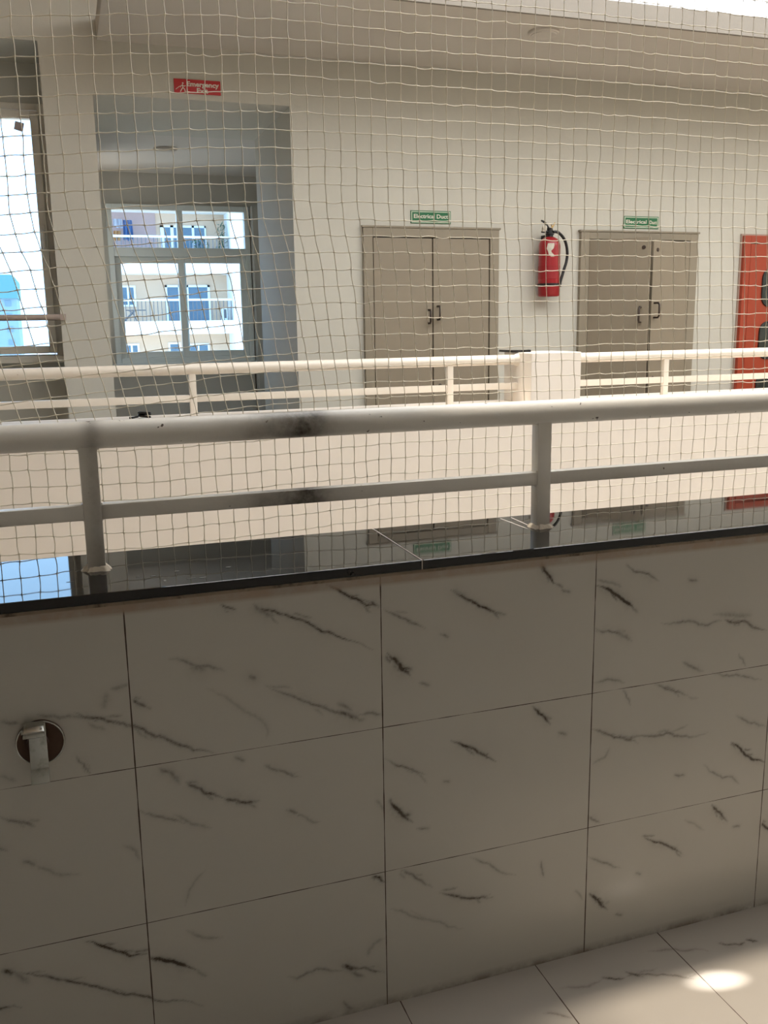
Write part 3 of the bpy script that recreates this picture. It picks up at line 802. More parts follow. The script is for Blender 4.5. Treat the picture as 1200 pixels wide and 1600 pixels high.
# alcove window: large side-hung light in a cream frame
WYa = 6.20
SA = WYa / 6.86
def ax(x): return x * SA
def az(z): return 1.334 + (z - 1.334) * SA
wn = empty('window_2', (ax(-0.78), WYa, az(1.13))); wn['kind'] = 'structure'
obj('window_frame', rect_frame(ax(-1.55), 0.0, az(1.13), az(2.80), 0.038, WYa - 0.02, WYa + 0.07), m_upvc_w, wn)
s_ = obj('sash', rect_frame(ax(-1.50), -0.034, az(1.18), az(2.75), 0.045, WYa - 0.045, WYa + 0.02), m_upvc_w, wn)
obj('pane', Bx(ax(-1.46), -0.075, WYa - 0.012, WYa - 0.006, az(1.18) + 0.04, az(2.75) - 0.04), m_glass, s_)
bm = bmesh.new()
box(bm, -0.070, -0.047, WYa - 0.058, WYa - 0.044, az(1.95), az(2.03), bev=0.003)
box(bm, -0.067, -0.050, WYa - 0.085, WYa - 0.058, az(1.86), az(1.995), bev=0.004)
obj('window_handle', bm, m_upvc_w, s_)
bm = bmesh.new()
box(bm, ax(-1.55), 0.0, WYa - 0.11, WYa - 0.02, az(1.12), az(1.165), bev=0.004)
obj('window_sill', bm, m_upvc_w, wn)
bm = bmesh.new(); prism(bm, [(0, 0), (0.050, -0.011), (0.038, -0.061), (-0.011, -0.047)], (ax(-0.18), WYa - 0.014, az(2.688)), (1, 0, 0), (0, 0, 1), 0.001)
tg = obj('paper_tag', bm, paint('grey_paper', (0.62, 0.52, 0.52), 0.8)); tag(tg, 'small grey paper sticker on the top corner of the left window pane', 'sticker')
# guard bar across the alcove
gb = empty('guard_rail', (-0.8, 5.70, 1.408)); tag(gb, 'thin brown guard pipe across the bright window alcove at far left', 'rail')
bm = bmesh.new(); tube(bm, [(-1.62, 5.690, 1.408), (0.012, 5.690, 1.408)], 0.017, 16)
obj('pipe', bm, m_bar, gb, True)
bm = bmesh.new(); box(bm, -0.004, 0.030, 5.672, 5.73, 1.390, 1.426, bev=0.003)
obj('bracket', bm, m_bar, gb)
bm = bmesh.new(); box(bm, -1.64, -1.606, 5.672, 5.73, 1.390, 1.426, bev=0.003)
obj('bracket', bm, m_bar, gb)

# ------------------------------------------------------------------ doors
def d_handle(x, zc, y, h, parent, flip, mat):
    bm = bmesh.new()
    s = flip
    tube(bm, [(x, y, zc + h / 2), (x, y - 0.035, zc + h / 2), (x + s * 0.0, y - 0.045, zc + h / 2 - 0.012), (x, y - 0.045, zc - h / 2 + 0.012), (x, y - 0.035, zc - h / 2), (x, y, zc - h / 2)], 0.007, 10)
    return obj('door_handle', bm, mat, parent, True)
m_handle = paint('dark_bronze', (0.045, 0.028, 0.02), 0.4, 0.1)
dr = empty('door_1', (2.31, FY, 0.0)); dr['kind'] = 'structure'
bm = bmesh.new()
box(bm, 1.84, 1.903, FY - 0.03, FY, 0, 1.94, bev=0.003)
box(bm, 2.72, 2.785, FY - 0.03, FY, 0, 1.94, bev=0.003)
box(bm, 1.903, 2.72, FY - 0.03, FY, 1.885, 1.94, bev=0.003)
box(bm, 1.83, 2.795, FY - 0.036, FY, 1.94, 1.952, bev=0.002)
obj('door_frame', bm, m_doorframe, dr)
obj('door_shade_panel', Bx(1.903, 2.72, FY - 0.004, FY, 0, 1.885), m_gap_shade, dr)
for a, b, hx, hz in ((1.909, 2.3085, 2.279, 1.385), (2.3165, 2.714, 2.345, 1.408)):
    lf = obj('door_leaf', Bx(a, b, FY - 0.024, FY - 0.004, 0.01, 1.879, bev=0.002), m_door, dr)
    d_handle(hx, hz, FY - 0.024, 0.085, lf, 1, m_handle)
bm = bmesh.new(); lathe(bm, (2.362, FY - 0.023, 0.935), (0, -1, 0), [(0, 0.013), (0.004, 0.012), (0.006, 0.006)], 16)
obj('lock', bm, m_handle, lf)

dr = empty('door_2', (3.88, FY, 0.0)); dr['kind'] = 'structure'
bm = bmesh.new()
box(bm, 3.404, 3.470, FY - 0.03, FY, 0, 1.94, bev=0.003)
box(bm, 4.295, 4.360, FY - 0.03, FY, 0, 1.94, bev=0.003)
box(bm, 3.470, 4.295, FY - 0.03, FY, 1.892, 1.94, bev=0.003)
box(bm, 3.394, 4.370, FY - 0.036, FY, 1.94, 1.952, bev=0.002)
obj('door_frame', bm, m_doorframe, dr)
obj('door_shade_panel', Bx(3.470, 4.295, FY - 0.004, FY, 0, 1.892), m_gap_shade, dr)  # dark panel on the uncut wall, painted shade of the duct behind
def open_leaf(hx, ang, ln, sgn, hpos, hz):
    e = obj('door_leaf', Bx(0, sgn * ln if sgn > 0 else 0, 0, 0.02, 0, 1.87) if False else box(bmesh.new(), min(0, sgn * ln), max(0, sgn * ln), 0, 0.02, 0, 1.875, bev=0.002), m_door, dr, world=False)
    e.location = (hx - 3.88, -0.028, 0.008)
    e.rotation_euler = (0, 0, -sgn * math.radians(ang))
    bm = bmesh.new()
    x = sgn * hpos; y = 0.0; zc = hz; h = 0.10
    tube(bm, [(x, y, zc + h / 2), (x, y - 0.035, zc + h / 2), (x, y - 0.045, zc + h / 2 - 0.012), (x, y - 0.045, zc - h / 2 + 0.012), (x, y - 0.035, zc - h / 2), (x, y, zc - h / 2)], 0.007, 10)
    obj('door_handle', bm, m_handle, e, True, world=False)
    bm = bmesh.new()
    for zz in (0.93, 1.81):
        lathe(bm, (sgn * (ln - 0.045), 0.001, zz), (0, -1, 0), [(0, 0.014), (0.005, 0.012)], 16)
    obj('bolt_plate', bm, m_handle, e, world=False)
    return e
open_leaf(3.471, 48, 0.415, 1, 0.365, 1.37)
open_leaf(4.294, 17, 0.405, -1, 0.375, 1.40)

# ------------------------------------------------------------------ fire hose cabinet (right edge)
fc = empty('fire_hose_cabinet', (5.2, FY, 0)); tag(fc, 'orange-red fire hose cabinet with two rounded dark windows at the right edge', 'cabinet')
cx0, cx1 = 4.760, 5.66
bm = bmesh.new()
box(bm, cx0, cx0 + 0.055, FY - 0.04, FY, 0.02, 1.935, bev=0.003)
box(bm, cx1 - 0.055, cx1, FY - 0.04, FY, 0.02, 1.935, bev=0.003)
box(bm, cx0 + 0.055, cx1 - 0.055, FY - 0.04, FY, 1.885, 1.935, bev=0.003)
box(bm, cx0 + 0.055, cx1 - 0.055, FY - 0.04, FY, 0.02, 0.08, bev=0.003)
obj('cabinet_frame', bm, m_orange, fc)
obj('cabinet_shade_panel', Bx(cx0 + 0.055, cx1 - 0.055, FY - 0.006, FY, 0.08, 1.885), m_gap_shade, fc)  # dark panel painted as the shade around the cabinet door
dl = obj('cabinet_door', Bx(cx0 + 0.064, cx1 - 0.064, FY - 0.032, FY - 0.006, 0.088, 1.877, bev=0.003), m_orange, fc)
for zz, hh in ((1.43, 0.27), (1.045, 0.27), (0.66, 0.27), (0.275, 0.27)):
    bm = bmesh.new(); prism(bm, rrect(0.56, hh, 0.07), (4.945, FY - 0.031, zz), (1, 0, 0), (0, 0, 1), 0.004)
    wv = obj('cabinet_window', bm, m_darkglass, dl)
    bm = bmesh.new()
    ring = rrect(0.56, hh, 0.07)
    tube(bm, [(4.945 + a, FY - 0.036, zz + b) for a, b in ring] + [(4.945 + ring[0][0], FY - 0.036, zz + ring[0][1])], 0.006, 8, caps=False)
    obj('rubber_gasket', bm, m_black, wv, True)
bm = bmesh.new(); box(bm, cx0 - 0.012, cx1 + 0.012, FY - 0.012, FY, 1.935, 1.948)
box(bm, cx0 - 0.012, cx0, FY - 0.012, FY, 0.02, 1.935)
obj('sealant_edge', bm, paint('sealant', (0.42, 0.30, 0.24), 0.8), fc)

# ------------------------------------------------------------------ signs
def sign(name, x0, x1, z0, z1, mat, label, skew=0.0):
    e = empty(name, ((x0 + x1) / 2, FY, (z0 + z1) / 2)); tag(e, label, 'sign')
    obj('sign_board', Bx(x0, x1, FY - 0.006, FY - 0.0005, z0, z1, bev=0.001), mat, e)
    return e
def sign_border(e, x0, x1, z0, z1, inset, t):
    y1 = FY - 0.0055; y0 = y1 - 0.0012
    a, b, c, d = x0 + inset, x1 - inset, z0 + inset, z1 - inset
    bm = bmesh.new()
    box(bm, a, b, y0, y1, d - t, d); box(bm, a, b, y0, y1, c, c + t)
    box(bm, a, a + t, y0, y1, c + t, d - t); box(bm, b - t, b, y0, y1, c + t, d - t)
    obj('sign_border', bm, m_signpale, e)
e = sign('emergency_exit_sign', 0.722, 0.990, 2.665, 2.742, m_signred, 'red and white emergency exit sign above the lobby passage')
text_obj('lettering', 'Emergency', 0.036, (0.886, FY - 0.0062, 2.716), m_letters, e, width=0.185, bold=0.0012)
text_obj('lettering', 'Exit', 0.036, (0.882, FY - 0.0062, 2.683), m_letters, e, width=0.064, bold=0.0012)
# running figure with stairs line, as a flat pictogram
bm = bmesh.new()
yy = FY - 0.0064
def stroke(bm, pts, r):
    tube(bm, [(x, yy, z) for x, z in pts], r, 6)
stroke(bm, [(0.770, 2.712), (0.772, 2.695), (0.763, 2.684), (0.757, 2.672)], 0.003)
stroke(bm, [(0.772, 2.695), (0.781, 2.687), (0.784, 2.675)], 0.003)
stroke(bm, [(0.771, 2.708), (0.781, 2.702), (0.787, 2.707)], 0.0022)
stroke(bm, [(0.770, 2.708), (0.761, 2.704), (0.758, 2.696)], 0.0022)
lathe(bm, (0.773, FY - 0.006, 2.719), (0, -1, 0), [(0, 0.0045), (0.001, 0.0045)], 12)
stroke(bm, [(0.731, 2.684), (0.739, 2.690), (0.748, 2.697), (0.755, 2.702)], 0.0018)
obj('pictogram', bm, m_letters, e)
e = sign('duct_sign', 2.169, 2.448, 1.973, 2.052, m_signgreen, 'green Electrical Duct sign above the closed taupe double door')
sign_border(e, 2.169, 2.448, 1.973, 2.052, 0.005, 0.005)
text_obj('lettering', 'Electrical Duct', 0.035, (2.3085, FY - 0.0062, 2.016), m_letters, e, width=0.238, bold=0.0007)
e = sign('duct_sign', 3.752, 4.035, 1.970, 2.052, m_signgreen, 'green sign above the taupe door standing ajar, beside the red cabinet')
sign_border(e, 3.752, 4.035, 1.970, 2.052, 0.005, 0.005)
text_obj('lettering', 'Electrical', 0.033, (3.853, FY - 0.0062, 2.014), m_letters, e, width=0.165, bold=0.0007)
text_obj('lettering', 'Duct', 0.033, (3.990, FY - 0.0062, 2.012), m_letters, e, width=0.060, bold=0.0007)

# ------------------------------------------------------------------ fire extinguisher
ex = empty('fire_extinguisher', (3.13, 5.63, 1.50)); tag(ex, 'red fire extinguisher with black hose hanging on the wall between the two taupe doors', 'fire extinguisher')
ec = (3.125, 5.635)
bm = bmesh.new(); lathe(bm, (ec[0], ec[1], 0), (0, 0, 1), [(1.512, 0.058), (1.508, 0.066), (1.515, 0.0715), (1.60, 0.072), (1.835, 0.0715), (1.858, 0.067), (1.878, 0.054), (1.890, 0.036), (1.895, 0.020)], 40)
body = obj('cylinder', bm, m_red, ex, True)
bm = bmesh.new(); lathe(bm, (ec[0], ec[1], 0), (0, 0, 1), [(1.705, 0.0726), (1.7055, 0.0732), (1.6205, 0.0732), (1.620, 0.0726)], 40)
obj('wrap_label', bm, m_red_dull, body, True)
bm = bmesh.new(); lathe(bm, (ec[0], ec[1], 0), (0, 0, 1), [(1.578, 0.0722), (1.578, 0.0755), (1.592, 0.0755), (1.592, 0.0722)], 40)
obj('hose_strap', bm, m_black, ex, True)
# curved white tag stuck on the shoulder
def curved_patch(a0, a1, pts, r, mat, name, parent):
    bm = bmesh.new(); n = 10
    rows = []
    for (z, f0, f1) in pts:
        row = []
        for k in range(n + 1):
            a = math.radians(a0 + (a1 - a0) * (f0 + (f1 - f0) * k / n))
            row.append(bm.verts.new((ec[0] + r * math.sin(a), ec[1] - r * math.cos(a), z)))
        rows.append(row)
    for p_, q_ in zip(rows, rows[1:]):
        for k in range(n): bm.faces.new((p_[k], p_[k + 1], q_[k + 1], q_[k]))
    return obj(name, bm, mat, parent, True)
m_lbl = paint('label_paper', (0.60, 0.55, 0.46), 0.6, 0.25, 60)
curved_patch(-45, 5, [(1.848, .15, .8), (1.835, .1, .85), (1.815, .0, .75), (1.800, .15, .5), (1.790, .2, .55), (1.775, .25, .8), (1.762, .5, .85)], 0.0728, m_lbl, 'paper_label', body)
bm = bmesh.new(); lathe(bm, (ec[0], ec[1], 0), (0, 0, 1), [(1.892, 0.022), (1.905, 0.022), (1.908, 0.028), (1.918, 0.028), (1.920, 0.019), (1.945, 0.019), (1.95, 0.012)], 24)
hd = obj('valve_head', bm, m_black, ex, True)
bm = bmesh.new()
tube(bm, [(ec[0] + 0.010, ec[1], 1.938), (ec[0] - 0.012, ec[1], 1.948), (ec[0] - 0.030, ec[1], 1.975), (ec[0] - 0.052, ec[1], 1.993), (ec[0] - 0.066, ec[1], 1.998)], [0.010, 0.010, 0.009, 0.007, 0.005], 10)
obj('squeeze_lever', bm, m_black, hd, True)
bm = bmesh.new()
tube(bm, [(ec[0] + 0.005, ec[1], 1.930), (ec[0] - 0.03, ec[1], 1.927), (ec[0] - 0.062, ec[1], 1.926)], [0.009, 0.008, 0.006], 10)
obj('carry_handle', bm, m_black, hd, True)
bm = bmesh.new()
tube(bm, [(ec[0] + 0.005, ec[1] - 0.015, 1.950), (ec[0] + 0.018, ec[1] - 0.018, 1.968), (ec[0] + 0.026, ec[1] - 0.018, 1.984)], 0.004, 8)
tube(bm, [(ec[0] + 0.006, ec[1] - 0.015, 1.958), (ec[0] - 0.002, ec[1] - 0.018, 1.975)], 0.0035, 8)
obj('safety_pin', bm, m_brass, hd, True)
bm = bmesh.new(); lathe(bm, (ec[0] - 0.055, ec[1] - 0.02, 1.950), (0, -1, 0), [(0, 0.016), (0.014, 0.016), (0.016, 0.013)], 20)
box(bm, ec[0] - 0.068, ec[0] - 0.044, ec[1] - 0.03, ec[1] - 0.01, 1.925, 1.948, bev=0.002)
obj('pressure_gauge', bm, m_lbl, hd, True)
bm = bmesh.new()
hp = [(0.018, 1.925), (0.045, 1.926), (0.075, 1.910), (0.103, 1.880), (0.122, 1.835), (0.129, 1.780), (0.122, 1.730), (0.108, 1.690), (0.094, 1.645), (0.082, 1.610), (0.078, 1.585), (0.074, 1.572)]
# smooth the hose line
pts = []
P_ = [Vector((ec[0] + a, ec[1] - 0.012, b)) for a, b in hp]
for i in range(len(P_) - 1):
    p0 = P_[max(i - 1, 0)]; p1 = P_[i]; p2 = P_[i + 1]; p3 = P_[min(i + 2, len(P_) - 1)]
    for t in (0, .33, .66):
        pts.append(0.5 * ((2 * p1) + (p2 - p0) * t + (2 * p0 - 5 * p1 + 4 * p2 - p3) * t * t + (-p0 + 3 * p1 - 3 * p2 + p3) * t ** 3))
pts.append(P_[-1])
tube(bm, pts, [0.0095] * (len(pts) - 4) + [0.011] * 3 + [0.008], 12)
obj('hose', bm, m_black, ex, True)
bm = bmesh.new(); box(bm, ec[0] - 0.015, ec[0] + 0.015, 5.68, FY, 1.88, 1.91, bev=0.002)
box(bm, ec[0] - 0.010, ec[0] + 0.010, 5.64, 5.69, 1.896, 1.902)
obj('wall_bracket', bm, m_black, ex)

# ------------------------------------------------------------------ ceiling lights
def ceil_light(x, y, z, r, label, mat):
    e = empty('ceiling_light', (x, y, z)); tag(e, label, 'ceiling light')
    bm = bmesh.new(); lathe(bm, (x, y, z), (0, 0, -1), [(0, r), (0.012, r), (0.018, r * 0.93)], 36)
    obj('housing', bm, mat, e, True)
    bm = bmesh.new(); lathe(bm, (x, y, z - 0.017), (0, 0, -1), [(0, r * 0.86), (0.006, r * 0.82), (0.010, r * 0.6), (0.011, r * 0.1)], 36)
    obj('diffuser', bm, mat, e, True)
ceil_light(2.655, 4.90, 2.915, 0.085, 'round unlit ceiling light on the corridor soffit, upper right', m_ceil)
ceil_light(0.825, 7.25, 2.633, 0.085, 'round unlit ceiling light inside the lobby passage', m_ceil)

# ------------------------------------------------------------------ small black thing on the far ledge
bb = empty('cable_bundle', (0.325, 4.36, 0.93)); tag(bb, 'small black coiled cable bundle on the far ledge below the lobby window', 'cable')
bm = bmesh.new()
pts = []
for k in range(60):
    a = k * 0.42
    pts.append((0.330 + 0.026 * math.cos(a) * (1 - k * 0.003), 4.36 + 0.02 * math.sin(a * 0.9), 0.943 + 0.010 * math.sin(a * 0.37) + 0.004))
tube(bm, pts, 0.005, 6)
obj('coil', bm, m_black, bb, True)
bm = bmesh.new(); tube(bm, [(0.302, 4.36, 0.94), (0.28, 4.35, 0.937), (0.262, 4.355, 0.935)], 0.005, 6)
obj('cable_end', bm, m_black, bb, True)

# ------------------------------------------------------------------ wall stop valve (lower left)
vx, vz = -0.087, 0.669
sv = empty('stop_valve', (vx, WY, vz)); tag(sv, 'metal lever stop valve with rusty round flange on the marble-tiled parapet', 'valve')
bm = bmesh.new(); lathe(bm, (vx, WY, vz), (0, -1, 0), [(0, 0.0385), (0.003, 0.0385), (0.0055, 0.036), (0.0045, 0.033), (0.003, 0.031)], 48)
fl_ = obj('flange', bm, m_rust, sv, True)
bm = bmesh.new()
tube(bm, [(vx + 0.0372 * math.cos(2 * math.pi * k / 48), WY - 0.005, vz + 0.0372 * math.sin(2 * math.pi * k / 48)) for k in range(49)], 0.0014, 8, caps=False)
obj('flange_rim', bm, m_chrome, fl_, True)
bm = bmesh.new(); lathe(bm, (vx - 0.004, WY - 0.003, vz), (0, -1, 0), [(0, 0.017), (0.006, 0.017), (0.0075, 0.013)], 28)
obj('spindle', bm, m_rust, sv, True)
# lever: hooded cap above, blade hanging down and outwards
def sweep_strip(path, wd0, wd1, th, cx):
    """path in (y, z); strip of width wd across X"""
    bm = bmesh.new(); n = len(path); rings = []
    for i, (y, z) in enumerate(path):
        a = Vector(path[max(i - 1, 0)]); b = Vector(path[min(i + 1, n - 1)]); d = (b - a).normalized(); nn = Vector((-d.y, d.x))
        wd = wd0 + (wd1 - wd0) * i / (n - 1)
        x0 = cx - wd / 2; x1 = cx + wd / 2
        pa = Vector((y, z)) + nn * th / 2; pb = Vector((y, z)) - nn * th / 2
        rings.append([bm.verts.new((x0, pa[0], pa[1])), bm.verts.new((x1, pa[0], pa[1])), bm.verts.new((x1, pb[0], pb[1])), bm.verts.new((x0, pb[0], pb[1]))])
    for p_, q_ in zip(rings, rings[1:]):
        for k in range(4): bm.faces.new((p_[k], p_[(k + 1) % 4], q_[(k + 1) % 4], q_[k]))
    bm.faces.new(rings[0][::-1]); bm.faces.new(rings[-1])
    bmesh.ops.bevel(bm, geom=bm.edges[:], offset=0.0012, segments=2, affect='EDGES', profile=0.6)
    return bm
cxh = vx - 0.006
bm = sweep_strip([(WY - 0.004, vz + 0.036), (WY - 0.014, vz + 0.0385), (WY - 0.026, vz + 0.037), (WY - 0.035, vz + 0.031), (WY - 0.039, vz + 0.024)], 0.027, 0.034, 0.0045, cxh - 0.001)
obj('lever_hood', bm, m_chrome, sv, True)
bm = sweep_strip([(WY - 0.004, vz + 0.034), (WY - 0.011, vz + 0.020), (WY - 0.014, vz + 0.002), (WY - 0.019, vz - 0.014), (WY - 0.028, vz - 0.034), (WY - 0.041, vz - 0.055)], 0.027, 0.029, 0.008, cxh + 0.003)
obj('lever_blade', bm, m_chrome, sv, True)
for sx in (-1, 1):
    bm = bmesh.new(); xx = cxh - 0.001 + sx * 0.0145
    prism(bm, [(0.0, 0.0), (0.0, -0.020), (0.014, -0.012), (0.030, 0.0), (0.026, 0.006)], (xx - 0.0015, WY - 0.006, vz + 0.031), (0, -1, 0), (0, 0, 1), 0.003)
    obj('hood_cheek', bm, m_chrome, sv)

# ------------------------------------------------------------------ bird net
NY = 1.800
CELL = 0.0320
def net_mesh():
    x0, x1, z0, z1 = -0.55, 3.4, 0.74, 2.62
    nx = int((x1 - x0) / CELL); nz = int((z1 - z0) / CELL)
    gx = np.arange(nx + 1) * CELL + x0; gz = np.arange(nz + 1) * CELL + z0
    GX, GZ = np.meshgrid(gx, gz)
    def warp(X, Z):
        k = np.interp(X, [-0.5, 0.05, 0.35, 0.6, 1.0, 1.6, 3], [0.21, 0.21, 0.17, 0.075, 0.05, 0.05, 0.03])
        top = 1.60
        dx = k * np.clip(top - Z, 0, 0.42) * np.clip((top - Z) / 0.12, 0, 1)
        low = np.clip((1.17 - Z) / 0.05, 0, 1)
        zs = 0.085 * np.minimum(0, X - 0.36)                 # left part hangs lower
        zs = np.where(X > 0.20, 0.085 * -0.5 * np.clip(0.52 - X, 0, 0.32) ** 2 / 0.32, 0.085 * (X - 0.20) - 0.085 * 0.5 * 0.32)
        zl = np.where(X > 0.05, -0.03 * np.clip(0.6 - X, 0, 0.55), -0.0165 + (0.05 - X) * 0.03)
        dz = zs * (1 - low) + zl * low
        dy = 0.006 * np.sin(X * 7.3) * np.sin(Z * 5.1 + 1.0)
        return X + dx, Z + dz, dy
    X, Z, DY = warp(GX, GZ)
    X = X + rng.normal(0, 0.0007, X.shape); Z = Z + rng.normal(0, 0.0007, Z.shape)
    Y = NY + DY
    V = []; Fq = []
    def strand(p, q, sag):
        """4-sided twine between two knots with a slight curve"""
        base = len(V)
        d = q - p; d /= np.linalg.norm(d)
        a = np.array((0, 1.0, 0)); n = np.cross(d, a); n /= np.linalg.norm(n)
        for t in (0, .2, .5, .8, 1):
            c = p + (q - p) * t + sag * 4 * t * (1 - t)
            r = 0.00082 if 0 < t < 1 else 0.0012
            for u, v in ((1, 0), (0, 1), (-1, 0), (0, -1)):
                V.append(c + (n * u + a * v) * r)
        for s_ in range(4):
            for k in range(4):
                i = base + s_ * 4
                Fq.append((i + k, i + (k + 1) % 4, i + 4 + (k + 1) % 4, i + 4 + k))
    nzz, nxx = X.shape
    for j in range(nzz):
        for i in range(nxx):
            p = np.array((X[j, i], Y[j, i], Z[j, i]))
            if i + 1 < nxx:
                q = np.array((X[j, i + 1], Y[j, i + 1], Z[j, i + 1]))
                strand(p, q, np.array((0, rng.normal(0, .0006), rng.normal(-0.0005, .0009))))
            if j + 1 < nzz:
                q = np.array((X[j + 1, i], Y[j + 1, i], Z[j + 1, i]))
                strand(p, q, np.array((rng.normal(0, .0007), rng.normal(0, .0006), 0)))
    V = np.array(V, dtype=np.float32); Fq = np.array(Fq, dtype=np.int32)
    me = bpy.data.meshes.new('bird_net')
    me.vertices.add(len(V)); me.vertices.foreach_set('co', V.ravel())
    me.loops.add(Fq.size); me.loops.foreach_set('vertex_index', Fq.ravel())
    me.polygons.add(len(Fq)); me.polygons.foreach_set('loop_start', np.arange(0, Fq.size, 4, dtype=np.int32))
    me.update(calc_edges=True)
    me.polygons.foreach_set('use_smooth', np.ones(len(Fq), dtype=bool))
    me.materials.append(m_net)
    return me
net = link(bpy.data.objects.new('bird_net', net_mesh()))
tag(net, 'pale nylon bird net stretched behind the near handrail across the light well', 'net')

# ------------------------------------------------------------------ outside
struct('ground', Bx(-120, 120, 10, 400, -12.2, -12), paint('outside_ground', (0.45, 0.42, 0.37), 0.9))
K = 47.0 / 24.0
def bx_(x): return x * K
def bz_(z): return 1.334 + (z - 1.334) * K
BY = 47.0
m_bcream = paint('facade_cream', (0.66, 0.47, 0.33), 0.8, 0.03)
m_bpink = paint('facade_pink', (0.42, 0.29, 0.27), 0.8, 0.12, 0.9)
m_bwhite = paint('facade_white', (0.86, 0.90, 0.90), 0.7, 0.02)
m_bglass = paint('facade_glass', (0.10, 0.17, 0.24), 0.25, 0.15)
m_bframe = paint('facade_window_frame', (0.80, 0.86, 0.90), 0.5, 0.02)
m_bdark = paint('facade_rail_dark', (0.13, 0.13, 0.14), 0.5, 0.1)
m_brail = paint('facade_rail_light', (0.75, 0.84, 0.90), 0.5, 0.05)
ab = empty('apartment_building', (6, BY, -12)); tag(ab, 'cream apartment block with white balcony bands seen through the lobby window', 'building')
bm = bmesh.new(); box(bm, 1.2, 14.0, BY + 1.5, BY + 9, -12, 13)
obj('facade_wall', bm, m_bcream, ab)
bm = bmesh.new(); box(bm, bx_(1.0), bx_(2.46), BY + 1.42, BY + 1.5, bz_(3.08), bz_(4.6))
obj('facade_panel', bm, m_bpink, ab)
for z0, z1 in ((2.688, 3.077), (1.19, 1.524), (-0.35, 0.02), (4.20, 4.60)):
    obj('balcony_slab', Bx(1.2, bx_(4.24), BY, BY + 1.5, bz_(z0), bz_(z1)), m_bwhite, ab)
obj('corner_pier', Bx(bx_(4.203), bx_(4.68), BY - 0.3, BY + 1.5, -12, 13), m_bwhite, ab)
def bwin(x0, x1, z0, z1, name='window', split=True):
    yy = BY + 1.42
    f = bmesh.new(); X0, X1, Zb, Zt = bx_(x0), bx_(x1), bz_(z0), bz_(z1); t = 0.09
    box(f, X0, X0 + t, yy, yy + .08, Zb, Zt); box(f, X1 - t, X1, yy, yy + .08, Zb, Zt)
    box(f, X0 + t, X1 - t, yy, yy + .08, Zt - t, Zt); box(f, X0 + t, X1 - t, yy, yy + .08, Zb, Zb + t)
    if split: box(f, (X0 + X1) / 2 - t / 2, (X0 + X1) / 2 + t / 2, yy, yy + .08, Zb + t, Zt - t)
    fo = obj(name, f, m_bframe, ab)
    obj('pane', Bx(X0 + t, X1 - t, yy + .03, yy + .06, Zb + t, Zt - t), m_bglass, fo)
bwin(1.48, 1.86, 1.90, 2.42)
f = bmesh.new()
for a, b, c in ((2.60, 3.74, 0),):
    yy = BY + 1.40; X0, X1, Zb, Zt = bx_(a), bx_(b), bz_(1.53), bz_(2.43)
    for s0, s1 in ((2.60, 2.65), (2.93, 3.00), (3.13, 3.19), (3.68, 3.74)):
        box(f, bx_(s0), bx_(s1), yy, yy + .1, Zb, Zt)
    box(f, X0, X1, yy, yy + .1, Zt - .1, Zt)
fo = obj('balcony_door', f, m_bframe, ab); obj('pane', Bx(X0, X1, yy + .04, yy + .07, Zb, Zt - .1), m_bglass, fo)
f = bmesh.new(); X0, X1, Zb, Zt = bx_(2.57), bx_(3.72), bz_(3.08), bz_(3.91)
for s0, s1 in ((2.57, 2.66), (2.82, 2.90), (3.0, 3.09), (3.36, 3.42), (3.68, 3.72)):
    box(f, bx_(s0), bx_(s1), yy, yy + .1, Zb, Zt)
box(f, X0, X1, yy, yy + .1, Zt - .1, Zt)
fo = obj('balcony_door', f, m_bframe, ab); obj('pane', Bx(X0, X1, yy + .04, yy + .07, Zb, Zt - .1), m_bglass, fo)
bwin(1.48, 1.86, 0.55, 0.97); bwin(2.60, 2.92, 0.55, 0.98, split=False); bwin(3.08, 3.66, 0.55, 0.94)
def brail(z0, z1, top, x1):
    f = bmesh.new()
    for k in range(64):
        x = 1.3 + k * 0.19
        if x > bx_(x1): break
        box(f, x, x + 0.035, BY + 0.05, BY + 0.085, bz_(z0), bz_(z1))
    r_ = obj('balcony_railing', f, m_bdark, ab)
    f = bmesh.new(); box(f, 1.2, bx_(x1), BY + 0.02, BY + 0.11, bz_(z1), bz_(z1) + 0.10)
    obj('railing_top', f, top, r_)
brail(1.524, 2.015, m_brail, 4.2)
brail(3.077, 3.54, m_brail, 4.2)
# clothes and plants on the upper balcony, a drying rack on the lower one
def cloth(x0, x1, z0, z1, col, lab):
    f = bmesh.new(); n = 8
    top = []; bot = []
    for k in range(n + 1):
        x = bx_(x0 + (x1 - x0) * k / n); y = BY + 0.7 + 0.08 * math.sin(k * 1.9)
        top.append(f.verts.new((x, y, bz_(z1)))); bot.append(f.verts.new((x + random.uniform(-.04, .04), y + .05 * math.cos(k), bz_(z0) + random.uniform(-.05, .05))))
    for k in range(n): f.faces.new((bot[k], bot[k + 1], top[k + 1], top[k]))
    bmesh.ops.solidify(f, geom=f.faces[:], thickness=0.02)
    o = obj('hanging_cloth', f, paint('cloth', col, 0.8, 0.2, 3))
    tag(o, lab, 'laundry')
cloth(1.64, 1.86, 3.50, 3.98, (0.10, 0.20, 0.42), 'blue cloth hanging on the upper balcony of the apartment block')
cloth(1.40, 1.58, 3.50, 3.72, (0.62, 0.36, 0.16), 'orange cloth hanging on the upper balcony of the apartment block')
cloth(1.40, 1.62, 3.80, 4.00, (0.55, 0.58, 0.66), 'pale cloth high on the upper balcony of the apartment block')
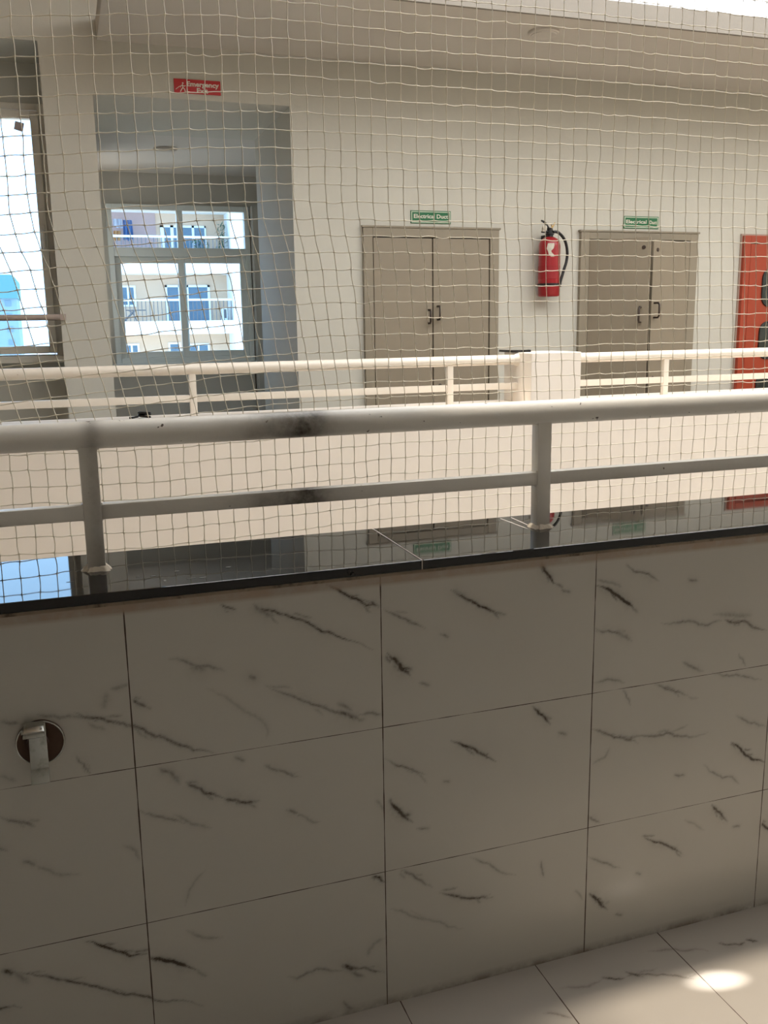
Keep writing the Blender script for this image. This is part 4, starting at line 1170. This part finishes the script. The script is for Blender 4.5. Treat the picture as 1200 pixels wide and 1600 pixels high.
def plant(x, z, r, h, lab):
    e = empty('potted_plant', (bx_(x), BY + 0.7, bz_(z))); tag(e, lab, 'plant')
    f = bmesh.new(); lathe(f, (bx_(x), BY + 0.7, bz_(z)), (0, 0, 1), [(0, .12), (.3, .17), (.3, .14)], 14)
    obj('pot', f, m_bpink, e)
    f = bmesh.new()
    for k in range(110):
        a = random.uniform(0, 6.28); rr = r * random.random() ** .6; zz = random.uniform(0.25, h)
        c = Vector((bx_(x) + rr * math.cos(a), BY + .7 + rr * math.sin(a), bz_(z) + zz))
        d = Vector((random.uniform(-1, 1), random.uniform(-1, 1), random.uniform(-.6, .8))).normalized() * .14
        s = d.cross(Vector((0, 0, 1))).normalized() * .045
        vs = [f.verts.new(v) for v in (c - d, c + s, c + d, c - s)]
        f.faces.new(vs)
    obj('foliage', f, paint('leaves', (0.10, 0.17, 0.12), 0.6, 0.3, 6), e)
plant(4.05, 3.077, 0.30, 1.7, 'tall leafy potted plant by the white pier on the upper balcony')
plant(3.50, 3.077, 0.45, 0.9, 'low bushy potted plant on the upper balcony')
dk = empty('drying_rack', (bx_(1.6), BY + .6, bz_(1.524))); tag(dk, 'dark folding clothes rack on the lower balcony of the apartment block', 'rack')
f = bmesh.new()
tube(f, [(bx_(1.50), BY + .6, bz_(1.53)), (bx_(1.66), BY + .6, bz_(1.68)), (bx_(1.78), BY + .6, bz_(1.80))], .05, 6)
tube(f, [(bx_(1.82), BY + .6, bz_(1.53)), (bx_(1.72), BY + .6, bz_(1.74)), (bx_(1.62), BY + .6, bz_(1.80))], .03, 6)
tube(f, [(bx_(1.55), BY + .6, bz_(1.80)), (bx_(2.05), BY + .6, bz_(1.80))], .03, 6)
obj('rack_frame', f, m_bdark, dk)
ac = empty('balcony_cabinet', (bx_(4.03), BY + .6, bz_(1.524))); tag(ac, 'white narrow cabinet at the right end of the lower balcony', 'cabinet')
obj('cabinet_body', Bx(bx_(3.96), bx_(4.10), BY + .4, BY + .9, bz_(1.53), bz_(1.84)), m_bwhite, ac)
obj('cabinet_door', Bx(bx_(4.0), bx_(4.06), BY + .37, BY + .4, bz_(1.58), bz_(1.80)), m_bdark, ac)

tw = empty('tower_block', (-10, 150, -12)); tag(tw, 'distant pale blue high-rise tower with rounded teal top, seen through the left window', 'building')
m_tower = paint('tower_haze_blue', (0.24, 0.38, 0.50), 0.9, 0.03)
m_tteal = paint('tower_teal', (0.11, 0.30, 0.34), 0.8, 0.05)
m_twin = paint('tower_window', (0.16, 0.27, 0.38), 0.6)
obj('shaft', Bx(-17, -6.0, 150, 162, -12, 8.3), m_tower, tw)
bm = bmesh.new(); prism(bm, rrect(11.5, 3.4, 0.9)[:14] + [(0, 0), (11.5, 0)], (-17.3, 163, 6.9), (1, 0, 0), (0, 0, 1), 13.5)
bmesh.ops.translate(bm, verts=bm.verts, vec=(0, 0, -0.8))
obj('rounded_top', bm, m_tteal, tw)
for r_ in range(6):
    for c_ in range(4):
        x = -7.6 - c_ * 2.2; z = 5.0 - r_ * 1.9
        obj('window', Bx(x, x + .8, 149.9, 150, z, z + .8), m_twin, tw)
